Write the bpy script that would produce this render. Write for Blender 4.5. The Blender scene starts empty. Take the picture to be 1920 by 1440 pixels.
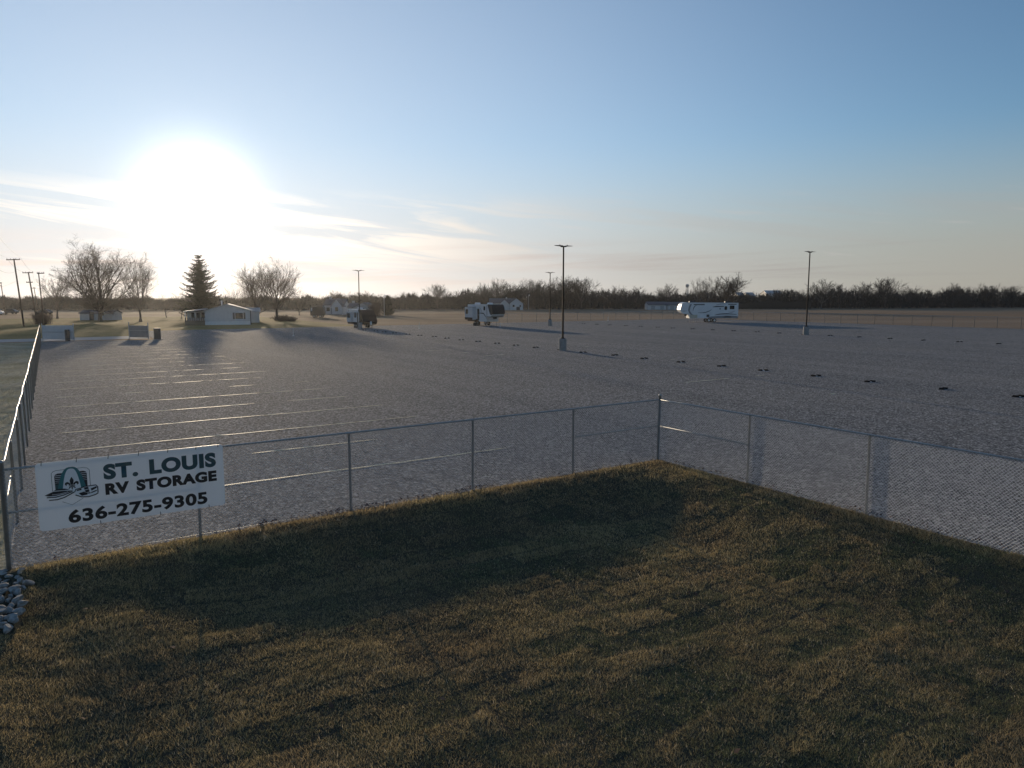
import bpy, math, random
import numpy as np
from mathutils import Vector, Matrix
random.seed(7); RNG = np.random.default_rng(7)
S = bpy.context.scene
COL = S.collection
R = math.radians

# ------------------------------------------------------------------ camera
CAM_H, FPX, PITCH = 4.9, 1333.0, math.atan(162/1333)
cam = bpy.data.cameras.new('camera'); camo = bpy.data.objects.new('camera', cam); COL.objects.link(camo)
cam.sensor_width = 36; cam.lens = 36*FPX/1920; cam.clip_start = 0.1; cam.clip_end = 12000
camo.location = (0, 0, CAM_H); camo.rotation_euler = (R(90)-PITCH, 0, 0)
S.camera = camo

# ------------------------------------------------------------------ sky
SUN_AZ, SUN_EL = -23.4, 7.0            # degrees, azimuth from +Y towards +X
SUN_DIR = Vector((math.sin(R(SUN_AZ))*math.cos(R(SUN_EL)), math.cos(R(SUN_AZ))*math.cos(R(SUN_EL)), math.sin(R(SUN_EL))))
W = bpy.data.worlds.new('World'); S.world = W; W.use_nodes = True
def world():
    N, L = W.node_tree.nodes, W.node_tree.links
    bg = N['Background']; bg.inputs[1].default_value = 0.14
    def n(t, **k):
        x = N.new(t)
        for a, b in k.items(): setattr(x, a, b)
        return x
    def math_(op, a, b=None, clamp=False):
        x = n('ShaderNodeMath', operation=op); x.use_clamp = clamp
        for i, v in enumerate((a, b)):
            if v is None: continue
            if isinstance(v, (int, float)): x.inputs[i].default_value = v
            else: L.new(v, x.inputs[i])
        return x.outputs[0]
    def ramp(v, a, b, c=0.0, d=1.0):
        x = n('ShaderNodeMapRange', interpolation_type='SMOOTHSTEP'); L.new(v, x.inputs[0])
        for i, q in enumerate((a, b, c, d)): x.inputs[1+i].default_value = q
        return x.outputs[0]
    def mix(f, a, b, mode='MIX'):
        x = n('ShaderNodeMix', data_type='RGBA', blend_type=mode)
        for i, v in ((0, f), (6, a), (7, b)):
            if isinstance(v, (int, float)): x.inputs[i].default_value = v
            elif isinstance(v, tuple): x.inputs[i].default_value = v
            else: L.new(v, x.inputs[i])
        return x.outputs[2]
    sky = n('ShaderNodeTexSky', sky_type='NISHITA', sun_disc=False)
    sky.sun_elevation = R(SUN_EL); sky.sun_rotation = R(SUN_AZ)
    sky.air_density = 0.95; sky.dust_density = 0.065; sky.ozone_density = 3.0
    tc = n('ShaderNodeTexCoord')
    nrm = n('ShaderNodeVectorMath', operation='NORMALIZE'); L.new(tc.outputs['Generated'], nrm.inputs[0])
    d = nrm.outputs[0]
    sep = n('ShaderNodeSeparateXYZ'); L.new(d, sep.inputs[0])
    az = math_('ARCTAN2', sep.outputs[0], sep.outputs[1]); el = sep.outputs[2]
    dot = n('ShaderNodeVectorMath', operation='DOT_PRODUCT'); L.new(d, dot.inputs[0]); dot.inputs[1].default_value = SUN_DIR
    cosang = math_('MAXIMUM', dot.outputs['Value'], 0.0)
    near = math_('POWER', cosang, 10.0)
    # thin high veil that whitens the low sky
    veil_col = mix(near, (2.65, 2.5, 2.26, 1), (5.8, 4.6, 3.9, 1))
    veil = ramp(el, 0.22, 0.03, 0.0, 0.88)
    c1 = mix(veil, sky.outputs[0], veil_col)
    pale = math_('MULTIPLY', ramp(el, 0.8, 0.12, 0.24, 0.50), math_('POWER', cosang, 4.5))
    c1 = mix(pale, c1, (6.0, 6.7, 7.6, 1))
    # streaky cirrus banks low in the sky, all round
    def streak(sa, se, tilt, off, detail, dist):
        a = math_('ADD', math_('MULTIPLY', az, sa), off)
        e = math_('ADD', math_('MULTIPLY', el, se), math_('MULTIPLY', az, tilt))
        cb = n('ShaderNodeCombineXYZ'); L.new(a, cb.inputs[0]); L.new(e, cb.inputs[1]); cb.inputs[2].default_value = off
        t = n('ShaderNodeTexNoise'); L.new(cb.outputs[0], t.inputs['Vector'])
        t.inputs['Scale'].default_value = 1.0; t.inputs['Detail'].default_value = detail
        t.inputs['Roughness'].default_value = 0.58; t.inputs['Distortion'].default_value = dist
        return t.outputs[0]
    band = math_('MULTIPLY', ramp(el, 0.02, 0.06), ramp(el, 0.150, 0.095))
    s1 = ramp(streak(2.6, 36, 4.0, 3.3, 8, 0.9), 0.43, 0.60)
    m1 = math_('MULTIPLY', math_('MULTIPLY', s1, band), math_('ADD', math_('MULTIPLY', near, 0.85), 0.20), clamp=True)
    c2 = mix(m1, c1, mix(near, (2.9, 2.7, 2.55, 1), (10.0, 9.0, 7.9, 1)))
    # greyer, lower bank
    s2 = ramp(streak(2.2, 60, -2.0, 8.1, 5, 0.4), 0.46, 0.70)
    band2 = math_('MULTIPLY', ramp(el, -0.01, 0.02), ramp(el, 0.085, 0.05))
    m2 = math_('MULTIPLY', math_('MULTIPLY', s2, band2), 0.65)
    c3 = mix(m2, c2, mix(near, (2.5, 2.3, 2.2, 1), (7.6, 6.0, 5.2, 1)))
    # fine wisps
    s3 = ramp(streak(7.0, 120, 14.0, 1.7, 4, 0.5), 0.58, 0.74)
    band3 = math_('MULTIPLY', ramp(el, 0.02, 0.06), ramp(el, 0.17, 0.10))
    m3 = math_('MULTIPLY', math_('MULTIPLY', s3, band3), 0.28)
    c4 = mix(m3, c3, mix(near, (3.8, 3.6, 3.5, 1), (8.0, 7.4, 7.0, 1)))
    # the sun's own glare through thin cloud
    glow = math_('ADD', math_('MULTIPLY', math_('POWER', cosang, 650.0), 9.0), math_('MULTIPLY', math_('POWER', cosang, 60.0), 0.25))
    gc = n('ShaderNodeVectorMath', operation='SCALE'); gc.inputs[0].default_value = (1.0, 0.93, 0.80); L.new(glow, gc.inputs['Scale'])
    c5 = mix(1.0, c4, gc.outputs[0], 'ADD')
    L.new(c5, bg.inputs[0])
world()
sun = bpy.data.lights.new('sun', 'SUN'); suno = bpy.data.objects.new('sun', sun); COL.objects.link(suno)
sun.energy = 4.0; sun.angle = R(0.9); sun.color = (1.0, 0.80, 0.56)
suno.rotation_euler = (-SUN_DIR).to_track_quat('-Z', 'Y').to_euler(); suno.location = (-40, 90, 60)
vs = S.view_settings
vs.view_transform = 'Standard'; vs.look = 'None'; vs.exposure = 0.0; vs.gamma = 1.0; vs.use_curve_mapping = False

# ------------------------------------------------------------------ places
LOT = R(33.0)
UX, UY = math.cos(LOT), math.sin(LOT)
def UV(u, v, z=0.0): return Vector((u*UX - v*UY, u*UY + v*UX, z))
def toUV(x, y): return x*UX + y*UY, -x*UY + y*UX
_c, _s = math.cos(PITCH), math.sin(PITCH)
def ground_at(px, py, z=0.0):
    a, b = (px-960)/FPX, (720-py)/FPX
    t = (z-CAM_H)/(-_s+b*_c)
    return Vector((a*t, (_c+b*_s)*t, z))
def spot(px, d, z=0.0):                     # a place d metres ahead, in the direction of that column
    return Vector(((px-960)/FPX/1.0073*d, d, z))
def height_at(py, d):
    b = (720-py)/FPX
    return CAM_H + d*(-_s+b*_c)/(_c+b*_s)

# ------------------------------------------------------------------ materials
MATS = {}
def mat(name, col, rough=0.7, metal=0.0, col2=None, scale=4.0, bump=0.0, bscale=None, emit=None, spec=0.5, detail=4.0, stretch=None, trans=0.0):
    if name in MATS: return MATS[name]
    m = bpy.data.materials.new(name); m.use_nodes = True; MATS[name] = m
    N, L = m.node_tree.nodes, m.node_tree.links
    p = N['Principled BSDF']
    p.inputs['Base Color'].default_value = (*col, 1); p.inputs['Roughness'].default_value = rough
    p.inputs['Metallic'].default_value = metal; p.inputs['Specular IOR Level'].default_value = spec
    g = N.new('ShaderNodeTexCoord')
    vec = g.outputs['Object']
    if stretch:
        mp = N.new('ShaderNodeMapping'); mp.inputs['Scale'].default_value = stretch; L.new(vec, mp.inputs[0]); vec = mp.outputs[0]
    if col2:
        t = N.new('ShaderNodeTexNoise'); t.inputs['Scale'].default_value = scale; t.inputs['Detail'].default_value = detail
        L.new(vec, t.inputs['Vector'])
        r = N.new('ShaderNodeMapRange'); r.inputs[1].default_value = 0.32; r.inputs[2].default_value = 0.68; L.new(t.outputs[0], r.inputs[0])
        x = N.new('ShaderNodeMix'); x.data_type = 'RGBA'; L.new(r.outputs[0], x.inputs[0])
        x.inputs[6].default_value = (*col, 1); x.inputs[7].default_value = (*col2, 1); L.new(x.outputs[2], p.inputs['Base Color'])
    if bump:
        t2 = N.new('ShaderNodeTexNoise'); t2.inputs['Scale'].default_value = bscale or scale*4; t2.inputs['Detail'].default_value = 5
        L.new(vec, t2.inputs['Vector'])
        b = N.new('ShaderNodeBump'); b.inputs['Strength'].default_value = bump; b.inputs['Distance'].default_value = 0.02
        L.new(t2.outputs[0], b.inputs['Height']); L.new(b.outputs[0], p.inputs['Normal'])
    return m
GALV = mat('galvanised_steel', (0.42, 0.43, 0.43), 0.5, 0.55, (0.33, 0.34, 0.34), 9)
WIRE = mat('galvanised_wire', (0.56, 0.57, 0.58), 0.5, 0.4)
WHITE = mat('white_paint', (0.74, 0.75, 0.76), 0.5, 0, (0.66, 0.67, 0.68), 2.0)
SIGNW = mat('sign_white', (0.88, 0.88, 0.88), 0.45, 0, (0.84, 0.84, 0.85), 1.2)
TEAL = mat('dark_teal_print', (0.030, 0.075, 0.085), 0.5)
TEAL2 = mat('teal_print', (0.035, 0.17, 0.18), 0.5)
INK = mat('black_print', (0.016, 0.013, 0.015), 0.5)
BRONZE = mat('dark_bronze_paint', (0.018, 0.014, 0.012), 0.75, 0.0, (0.026, 0.020, 0.017), 3, spec=0.15)
CONC = mat('concrete', (0.30, 0.295, 0.285), 0.85, 0, (0.22, 0.215, 0.21), 5, 0.4, 30)
RUBBER = mat('black_rubber', (0.010, 0.010, 0.011), 0.95, 0, (0.015, 0.015, 0.015), 12, spec=0.1)
GLASSD = mat('dark_window_glass', (0.012, 0.014, 0.017), 0.25, 0.0, spec=0.3)
DARKTRIM = mat('dark_trim', (0.025, 0.027, 0.032), 0.5, 0, (0.035, 0.036, 0.04), 6)
BARK = mat('bark', (0.060, 0.047, 0.038), 0.95, 0, (0.095, 0.080, 0.068), 3, 0.5, 20)
BARKPALE = mat('pale_bark', (0.15, 0.13, 0.11), 0.95, 0, (0.085, 0.072, 0.062), 1.2)
TWIG = mat('twigs', (0.070, 0.050, 0.038), 0.95, 0, (0.050, 0.038, 0.030), 0.6)
WOODTW = mat('wood_twigs', (0.042, 0.034, 0.029), 0.95, 0, (0.020, 0.018, 0.017), 0.06)
NEEDLE = mat('spruce_needles', (0.030, 0.036, 0.018), 0.9, 0, (0.055, 0.050, 0.025), 0.9)
POLEWOOD = mat('creosoted_pole_wood', (0.085, 0.060, 0.045), 0.9, 0, (0.055, 0.040, 0.032), 4)
ROOF = mat('grey_shingles', (0.13, 0.13, 0.14), 0.9, 0, (0.09, 0.09, 0.10), 3)
ROOFL = mat('pale_metal_roof', (0.48, 0.49, 0.50), 0.5, 0.2, (0.40, 0.41, 0.42), 1)
SIDING = mat('pale_siding', (0.60, 0.60, 0.60), 0.7, 0, (0.53, 0.53, 0.54), 1.5)
SIDINGG = mat('grey_siding', (0.42, 0.42, 0.42), 0.7, 0, (0.36, 0.36, 0.37), 1.5)
WOODY = mat('weathered_deck_wood', (0.20, 0.16, 0.12), 0.9, 0, (0.14, 0.115, 0.09), 5)
RVWHITE = mat('rv_gelcoat', (0.70, 0.70, 0.70), 0.35, 0, (0.62, 0.62, 0.63), 0.8)
RVGREY = mat('rv_grey_band', (0.26, 0.26, 0.26), 0.4, 0, (0.20, 0.20, 0.21), 1.5)
RVBEIGE = mat('rv_beige_panel', (0.50, 0.46, 0.36), 0.5, 0, (0.42, 0.39, 0.31), 2)
RVDARK = mat('rv_black_cap', (0.014, 0.015, 0.017), 0.5, 0, (0.020, 0.020, 0.023), 2, spec=0.25)
RVMAROON = mat('rv_dark_maroon', (0.030, 0.017, 0.016), 0.7, 0, (0.020, 0.014, 0.014), 2, spec=0.2)
CHROME = mat('wheel_rim', (0.55, 0.55, 0.56), 0.3, 0.8)
CARW = mat('car_white_paint', (0.70, 0.70, 0.70), 0.25)
CARD = mat('car_dark_paint', (0.04, 0.045, 0.05), 0.25)
DGREEN = mat('dark_green_paint', (0.030, 0.036, 0.030), 0.5, 0, (0.045, 0.040, 0.034), 2)
ROPE = mat('pale_yellow_rope', (0.88, 0.82, 0.54), 0.6, 0, (0.80, 0.74, 0.50), 6, spec=0.2)
STONE = mat('limestone_rock', (0.44, 0.43, 0.41), 0.95, 0, (0.20, 0.19, 0.175), 2.2, 0.8, 9)
PEBBLE = mat('gravel_pebble', (0.46, 0.44, 0.42), 0.9, 0, (0.13, 0.125, 0.12), 40, detail=1)
SHRUBM = mat('red_brown_stems', (0.085, 0.045, 0.035), 0.95, 0, (0.06, 0.035, 0.03), 3)
DEADLEAF = mat('dead_leaves', (0.15, 0.075, 0.045), 0.9, 0, (0.08, 0.045, 0.03), 9)
TOWERB = mat('water_tower_paint', (0.24, 0.30, 0.34), 0.6, 0, (0.20, 0.26, 0.30), 1)

def thin_sheet(m, f):
    N, L = m.node_tree.nodes, m.node_tree.links
    t = N.new('ShaderNodeBsdfTranslucent'); t.inputs[0].default_value = (0.95, 0.95, 0.95, 1)
    x = N.new('ShaderNodeMixShader'); x.inputs[0].default_value = f
    L.new(N['Principled BSDF'].outputs[0], x.inputs[1]); L.new(t.outputs[0], x.inputs[2]); L.new(x.outputs[0], N['Material Output'].inputs[0])
thin_sheet(SIGNW, 0.15)
def ground_mat(name, rot, build):
    m = bpy.data.materials.new(name); m.use_nodes = True; MATS[name] = m
    N, L = m.node_tree.nodes, m.node_tree.links
    g = N.new('ShaderNodeNewGeometry')
    mp = N.new('ShaderNodeMapping'); mp.inputs['Rotation'].default_value = (0, 0, -rot); L.new(g.outputs['Position'], mp.inputs[0])
    def noise(scale, detail=4, st=(1, 1, 1), rough=0.55, dist=0.0, kind='n'):
        q = N.new('ShaderNodeMapping'); q.inputs['Scale'].default_value = st; L.new(mp.outputs[0], q.inputs[0])
        if kind == 'v':
            t = N.new('ShaderNodeTexVoronoi'); t.inputs['Scale'].default_value = scale; L.new(q.outputs[0], t.inputs['Vector']); return t
        t = N.new('ShaderNodeTexNoise'); t.inputs['Scale'].default_value = scale; t.inputs['Detail'].default_value = detail
        t.inputs['Roughness'].default_value = rough; t.inputs['Distortion'].default_value = dist
        L.new(q.outputs[0], t.inputs['Vector']); return t.outputs[0]
    def rng(v, a, b, c=0, d=1):
        r = N.new('ShaderNodeMapRange'); L.new(v, r.inputs[0])
        for i, k in enumerate((a, b, c, d)): r.inputs[1+i].default_value = k
        return r.outputs[0]
    def mix(f, a, b, mode='MIX'):
        x = N.new('ShaderNodeMix'); x.data_type = 'RGBA'; x.blend_type = mode
        for i, v in ((0, f), (6, a), (7, b)):
            if isinstance(v, (int, float)): x.inputs[i].default_value = v
            elif isinstance(v, tuple): x.inputs[i].default_value = (*v, 1)
            else: L.new(v, x.inputs[i])
        return x.outputs[2]
    def add(a, b, k=1.0):
        x = N.new('ShaderNodeMath'); x.operation = 'MULTIPLY_ADD'; L.new(b, x.inputs[0]); x.inputs[1].default_value = k; L.new(a, x.inputs[2]); return x.outputs[0]
    p = N['Principled BSDF']; p.inputs['Roughness'].default_value = 0.95; p.inputs['Specular IOR Level'].default_value = 0.02
    col, h, strength, dist = build(noise, rng, mix, add)
    L.new(col, p.inputs['Base Color'])
    b = N.new('ShaderNodeBump'); b.inputs['Strength'].default_value = strength; b.inputs['Distance'].default_value = dist
    L.new(h, b.inputs['Height']); L.new(b.outputs[0], p.inputs['Normal'])
    return m
def _gravel(noise, rng, mix, add):
    v = noise(17, kind='v'); v2 = noise(40, kind='v')
    fine = noise(26, 6, rough=0.78); big = noise(0.07, 4); lane = noise(0.30, 4, (1.5, 0.07, 1), dist=0.4); mid = noise(1.1, 5, rough=0.65); grain = noise(5.0, 8, rough=0.9)
    c = mix(rng(big, 0.38, 0.62), (0.232, 0.225, 0.222), (0.262, 0.246, 0.230))
    c = mix(rng(lane, 0.44, 0.62, 0, 0.72), c, (0.175, 0.173, 0.174))
    c = mix(rng(lane, 0.46, 0.30, 0, 0.45), c, (0.320, 0.306, 0.294))
    c = mix(rng(mid, 0.48, 0.72, 0, 0.40), c, (0.160, 0.156, 0.155))
    c = mix(rng(v.outputs['Color'], 0.62, 0.80, 0, 0.85), c, (0.56, 0.54, 0.52))
    c = mix(rng(v.outputs['Color'], 0.38, 0.20, 0, 0.85), c, (0.065, 0.063, 0.062))
    c = mix(rng(grain, 0.52, 0.60, 0, 0.60), c, (0.110, 0.107, 0.105))
    c = mix(rng(grain, 0.44, 0.36, 0, 0.55), c, (0.45, 0.43, 0.415))
    h = add(v2.outputs['Distance'], fine, 0.9)
    h = add(h, mid, 0.2)
    return c, h, 1.0, 0.018
GRAVEL = ground_mat('limestone_gravel', LOT, _gravel)
def _field(noise, rng, mix, add):
    a = noise(0.020, 5); b = noise(0.6, 4, (0.06, 1.0, 1)); f = noise(3.0, 5, (0.4, 1, 1), 0.7); bd = noise(0.055, 3, (0.05, 1, 1))
    c = mix(rng(b, 0.35, 0.65), (0.275, 0.180, 0.110), (0.36, 0.245, 0.155))
    c = mix(rng(f, 0.4, 0.7), c, (0.19, 0.128, 0.082))
    c = mix(rng(a, 0.42, 0.62, 0, 0.5), c, (0.26, 0.20, 0.145))
    c = mix(rng(bd, 0.45, 0.65, 0, 0.45), c, (0.44, 0.315, 0.205))
    return c, add(f, b, 0.6), 0.8, 0.15
FIELD = ground_mat('stubble_field', R(4), _field)
def _lawn(noise, rng, mix, add):
    a = noise(0.07, 5); f = noise(2.2, 5, rough=0.7); st = noise(0.25, 3, (0.2, 1, 1))
    c = mix(rng(a, 0.35, 0.62), (0.36, 0.26, 0.10), (0.24, 0.19, 0.075))
    c = mix(rng(f, 0.4, 0.7), c, (0.16, 0.125, 0.055))
    c = mix(rng(st, 0.5, 0.7, 0, 0.5), c, (0.26, 0.195, 0.095))
    return c, f, 0.9, 0.1
LAWN = ground_mat('dry_lawn', R(10), _lawn)
def _verge(noise, rng, mix, add):
    a = noise(0.35, 5); f = noise(6, 6, rough=0.75); k = noise(0.16, 3, (0.4, 1, 1))
    c = mix(rng(a, 0.38, 0.62), (0.54, 0.49, 0.36), (0.36, 0.335, 0.22))
    c = mix(rng(f, 0.42, 0.66), c, (0.20, 0.18, 0.125))
    c = mix(rng(k, 0.5, 0.66, 0, 0.6), c, (0.34, 0.32, 0.27))
    return c, f, 1.0, 0.06
VERGE = ground_mat('frosted_verge', LOT, _verge)
def _turf(noise, rng, mix, add):
    a = noise(0.9, 5, (1, 1.6, 1)); f = noise(24, 5, rough=0.7); g = noise(0.35, 3)
    c = mix(rng(a, 0.38, 0.62), (0.125, 0.105, 0.078), (0.100, 0.102, 0.070))
    c = mix(rng(f, 0.38, 0.62), c, (0.050, 0.046, 0.035))
    c = mix(rng(g, 0.5, 0.7, 0, 0.5), c, (0.12, 0.092, 0.062))
    return c, f, 1.0, 0.03
TURF = ground_mat('sod_thatch', LOT, _turf)
def _road(noise, rng, mix, add):
    a = noise(0.4, 4); f = noise(40, 3)
    c = mix(rng(f, 0.35, 0.65), (0.045, 0.045, 0.048), (0.075, 0.075, 0.078))
    return mix(rng(a, 0.4, 0.7, 0, 0.5), c, (0.06, 0.06, 0.06)), f, 0.4, 0.02
ROAD = ground_mat('asphalt', LOT, _road)
def _drive(noise, rng, mix, add):
    a = noise(0.5, 4); f = noise(20, 3)
    c = mix(rng(f, 0.35, 0.65), (0.42, 0.40, 0.38), (0.52, 0.50, 0.48))
    return mix(rng(a, 0.4, 0.7, 0, 0.5), c, (0.36, 0.345, 0.33)), f, 0.4, 0.02
DRIVE = ground_mat('pale_driveway', LOT, _drive)

# blades: per-blade colour, some light through
def blade_mat(name):
    m = bpy.data.materials.new(name); m.use_nodes = True; MATS[name] = m
    N, L = m.node_tree.nodes, m.node_tree.links
    N.remove(N['Principled BSDF'])
    at = N.new('ShaderNodeAttribute'); at.attribute_name = 'tint'
    d = N.new('ShaderNodeBsdfDiffuse'); t = N.new('ShaderNodeBsdfTranslucent'); mx = N.new('ShaderNodeMixShader'); mx.inputs[0].default_value = 0.38
    L.new(at.outputs['Color'], d.inputs[0]); L.new(at.outputs['Color'], t.inputs[0])
    L.new(d.outputs[0], mx.inputs[1]); L.new(t.outputs[0], mx.inputs[2]); L.new(mx.outputs[0], N['Material Output'].inputs[0])
    return m
BLADE = blade_mat('grass_blades')

# ------------------------------------------------------------------ mesh helpers
class MB:
    def __init__(s): s.v = []; s.f = []
    def add(s, vs, fs):
        o = len(s.v); s.v += [tuple(p) for p in vs]; s.f += [tuple(i+o for i in f) for f in fs]; return s
    def box(s, x0, x1, y0, y1, z0, z1, m=None):
        vs = [Vector((x, y, z)) for z in (z0, z1) for x, y in ((x0, y0), (x1, y0), (x1, y1), (x0, y1))]
        if m: vs = [m @ p for p in vs]
        return s.add(vs, [(3, 2, 1, 0), (4, 5, 6, 7), (0, 1, 5, 4), (1, 2, 6, 5), (2, 3, 7, 6), (3, 0, 4, 7)])
    def bbox(s, x0, x1, y0, y1, z0, z1, b):          # box with chamfered vertical and top edges
        pr = [(x0+b, y0), (x1-b, y0), (x1, y0+b), (x1, y1-b), (x1-b, y1), (x0+b, y1), (x0, y1-b), (x0, y0+b)]
        cx, cy = (x0+x1)/2, (y0+y1)/2
        vs = [(x, y, z0) for x, y in pr] + [(x, y, z1-b) for x, y in pr]
        kx, ky = 1-2*b/(x1-x0), 1-2*b/(y1-y0)
        vs += [(cx+(x-cx)*kx, cy+(y-cy)*ky, z1) for x, y in pr]
        fs = [tuple(range(7, -1, -1)), tuple(range(16, 24))]
        for k in (0, 8):
            for i in range(8): fs.append((k+i, k+(i+1) % 8, k+8+(i+1) % 8, k+8+i))
        return s.add(vs, fs)
    def tube(s, pts, rad, n=8, cap=True):
        pts = [Vector(p) for p in pts]
        if not hasattr(rad, '__len__'): rad = [rad]*len(pts)
        vs = []; fs = []
        t0 = (pts[1]-pts[0]).normalized()
        a = t0.orthogonal().normalized()
        for i, p in enumerate(pts):
            t = (pts[min(i+1, len(pts)-1)]-pts[max(i-1, 0)]).normalized()
            a = (a - t*a.dot(t)).normalized(); b = t.cross(a)
            for k in range(n):
                w = 2*math.pi*k/n; vs.append(p + (a*math.cos(w)+b*math.sin(w))*rad[i])
        for i in range(len(pts)-1):
            for k in range(n):
                fs.append((i*n+k, i*n+(k+1) % n, (i+1)*n+(k+1) % n, (i+1)*n+k))
        if cap: fs += [tuple(range(n-1, -1, -1)), tuple(range((len(pts)-1)*n, len(pts)*n))]
        return s.add(vs, fs)
    def lathe(s, prof, n=12, c=(0, 0, 0), axis='z'):
        vs = []; fs = []
        for r, z in prof:
            for k in range(n):
                w = 2*math.pi*k/n
                q = (r*math.cos(w), r*math.sin(w), z)
                if axis == 'y': q = (q[0], q[2], q[1])
                if axis == 'x': q = (q[2], q[0], q[1])
                vs.append((q[0]+c[0], q[1]+c[1], q[2]+c[2]))
        for i in range(len(prof)-1):
            for k in range(n): fs.append((i*n+k, i*n+(k+1) % n, (i+1)*n+(k+1) % n, (i+1)*n+k))
        fs += [tuple(range(n-1, -1, -1)), tuple(range((len(prof)-1)*n, len(prof)*n))]
        return s.add(vs, fs)
    def prism(s, poly, y0, y1, plane='xz'):           # polygon in x,z pushed along y (or x,y along z)
        n = len(poly)
        if plane == 'xz': vs = [(x, y0, z) for x, z in poly] + [(x, y1, z) for x, z in poly]
        elif plane == 'yz': vs = [(y0, x, z) for x, z in poly] + [(y1, x, z) for x, z in poly]
        else: vs = [(x, z, y0) for x, z in poly] + [(x, z, y1) for x, z in poly]
        fs = [tuple(range(n)), tuple(range(2*n-1, n-1, -1))] + [(i, i+n, (i+1) % n+n, (i+1) % n) for i in range(n)]
        return s.add(vs, fs)
    def mesh(s, name, m, smooth=False):
        me = bpy.data.meshes.new(name); me.from_pydata(s.v, [], s.f); me.materials.append(m)
        if smooth: me.polygons.foreach_set('use_smooth', [True]*len(me.polygons))
        me.update(); return me
    def build(s, name, m, parent=None, smooth=False, fix=True):
        me = s.mesh(name, m, smooth)
        if fix and len(me.polygons) < 4000:
            import bmesh
            bm = bmesh.new(); bm.from_mesh(me); bmesh.ops.recalc_face_normals(bm, faces=bm.faces); bm.to_mesh(me); bm.free()
        return link(name, me, parent)
def link(name, me, parent=None):
    o = bpy.data.objects.new(name, me); COL.objects.link(o)
    if parent: o.parent = parent
    return o
def tag(o, label=None, cat=None, group=None, kind=None):
    if label: o['label'] = label
    if cat: o['category'] = cat
    if group: o['group'] = group
    if kind: o['kind'] = kind
    return o
def thing(name, label, cat, loc=(0, 0, 0), rz=0.0, group=None):
    o = bpy.data.objects.new(name, None); COL.objects.link(o); o.location = loc; o.rotation_euler = (0, 0, rz)
    o.empty_display_size = 0.3
    return tag(o, label, cat, group)
def copy_tree(root, loc, rz=None, scale=None, label=None, group=None):
    r = root.copy(); COL.objects.link(r); r.location = loc
    if rz is not None: r.rotation_euler = (0, 0, rz)
    if scale: r.scale = scale if hasattr(scale, '__len__') else (scale,)*3
    if label: r['label'] = label
    if group: r['group'] = group
    for ch in list(root.children):
        q = ch.copy(); COL.objects.link(q); q.parent = r
        for g in ch.children:
            h = g.copy(); COL.objects.link(h); h.parent = q
    return r
def np_mesh(name, verts, m, n=3, tint=None, smooth=False):
    """verts: (k,n,3) array of separate n-gons"""
    k = len(verts); me = bpy.data.meshes.new(name)
    me.vertices.add(k*n); me.vertices.foreach_set('co', verts.astype(np.float32).ravel())
    me.loops.add(k*n); me.loops.foreach_set('vertex_index', np.arange(k*n, dtype=np.int32))
    me.polygons.add(k); me.polygons.foreach_set('loop_start', np.arange(0, k*n, n, dtype=np.int32))
    me.materials.append(m)
    if tint is not None:
        at = me.attributes.new('tint', 'FLOAT_COLOR', 'POINT')
        c = np.ones((k, n, 4), np.float32); c[:, :, :3] = tint[:, None, :] if tint.ndim == 2 else tint
        at.data.foreach_set('color', c.ravel())
    me.update(calc_edges=True); me.validate(); return me
_tab = RNG.random((256, 256))
def vnoise(x, y, s, o=0):
    x = np.asarray(x)*s + 37.3*o + 100; y = np.asarray(y)*s + 11.7*o + 100
    i = np.floor(x).astype(int); j = np.floor(y).astype(int); fx = x-i; fy = y-j
    fx = fx*fx*(3-2*fx); fy = fy*fy*(3-2*fy)
    g = lambda a, b: _tab[a % 256, b % 256]
    return (g(i, j)*(1-fx)+g(i+1, j)*fx)*(1-fy) + (g(i, j+1)*(1-fx)+g(i+1, j+1)*fx)*fy
def sstep(x, a, b):
    t = np.clip((np.asarray(x, float)-a)/(b-a), 0, 1); return t*t*(3-2*t)

# ------------------------------------------------------------------ the ground
def sheet(name, rects, z, m, kind='structure'):
    mb = MB()
    for (u0, u1, v0, v1) in rects:
        mb.add([UV(u0, v0, z), UV(u1, v0, z), UV(u1, v1, z), UV(u0, v1, z)], [(0, 1, 2, 3)])
    return tag(mb.build(name, m, fix=False), kind=kind)
B0, B1, BV0, BV1 = -1.5, 15.3, -12.0, 15.4
BIG = 5000
sheet('ground', [(-BIG, BIG, BV1, BIG), (-BIG, BIG, -BIG, BV0), (-BIG, B0, BV0, BV1), (B1, BIG, BV0, BV1)], -0.030, FIELD)
def gravel_lot():
    pts = [(-0.95, 15.4), (15.3, 15.4), (15.3, -60), (128, -60), (128, 118), (10.5, 118), (10.5, 92.5), (-0.95, 96)]
    out = []
    for i, (a, b) in enumerate(pts):                          # ragged edge where stone meets field
        c, d = pts[(i+1) % len(pts)]; L = math.hypot(c-a, d-b); n = max(2, int(L/1.5))
        nx, ny = (d-b)/L, -(c-a)/L
        far = i in (3, 4, 5)
        for k in range(n):
            t = k/n; w = random.uniform(-0.3, 0.3) if (far and k) else 0
            out.append(UV(a+(c-a)*t+nx*w, b+(d-b)*t+ny*w, 0.0))
    mb = MB(); mb.add(out, [tuple(range(len(out)))])
    tag(mb.build('gravel_lot', GRAVEL, fix=False), kind='structure')
gravel_lot()
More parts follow.
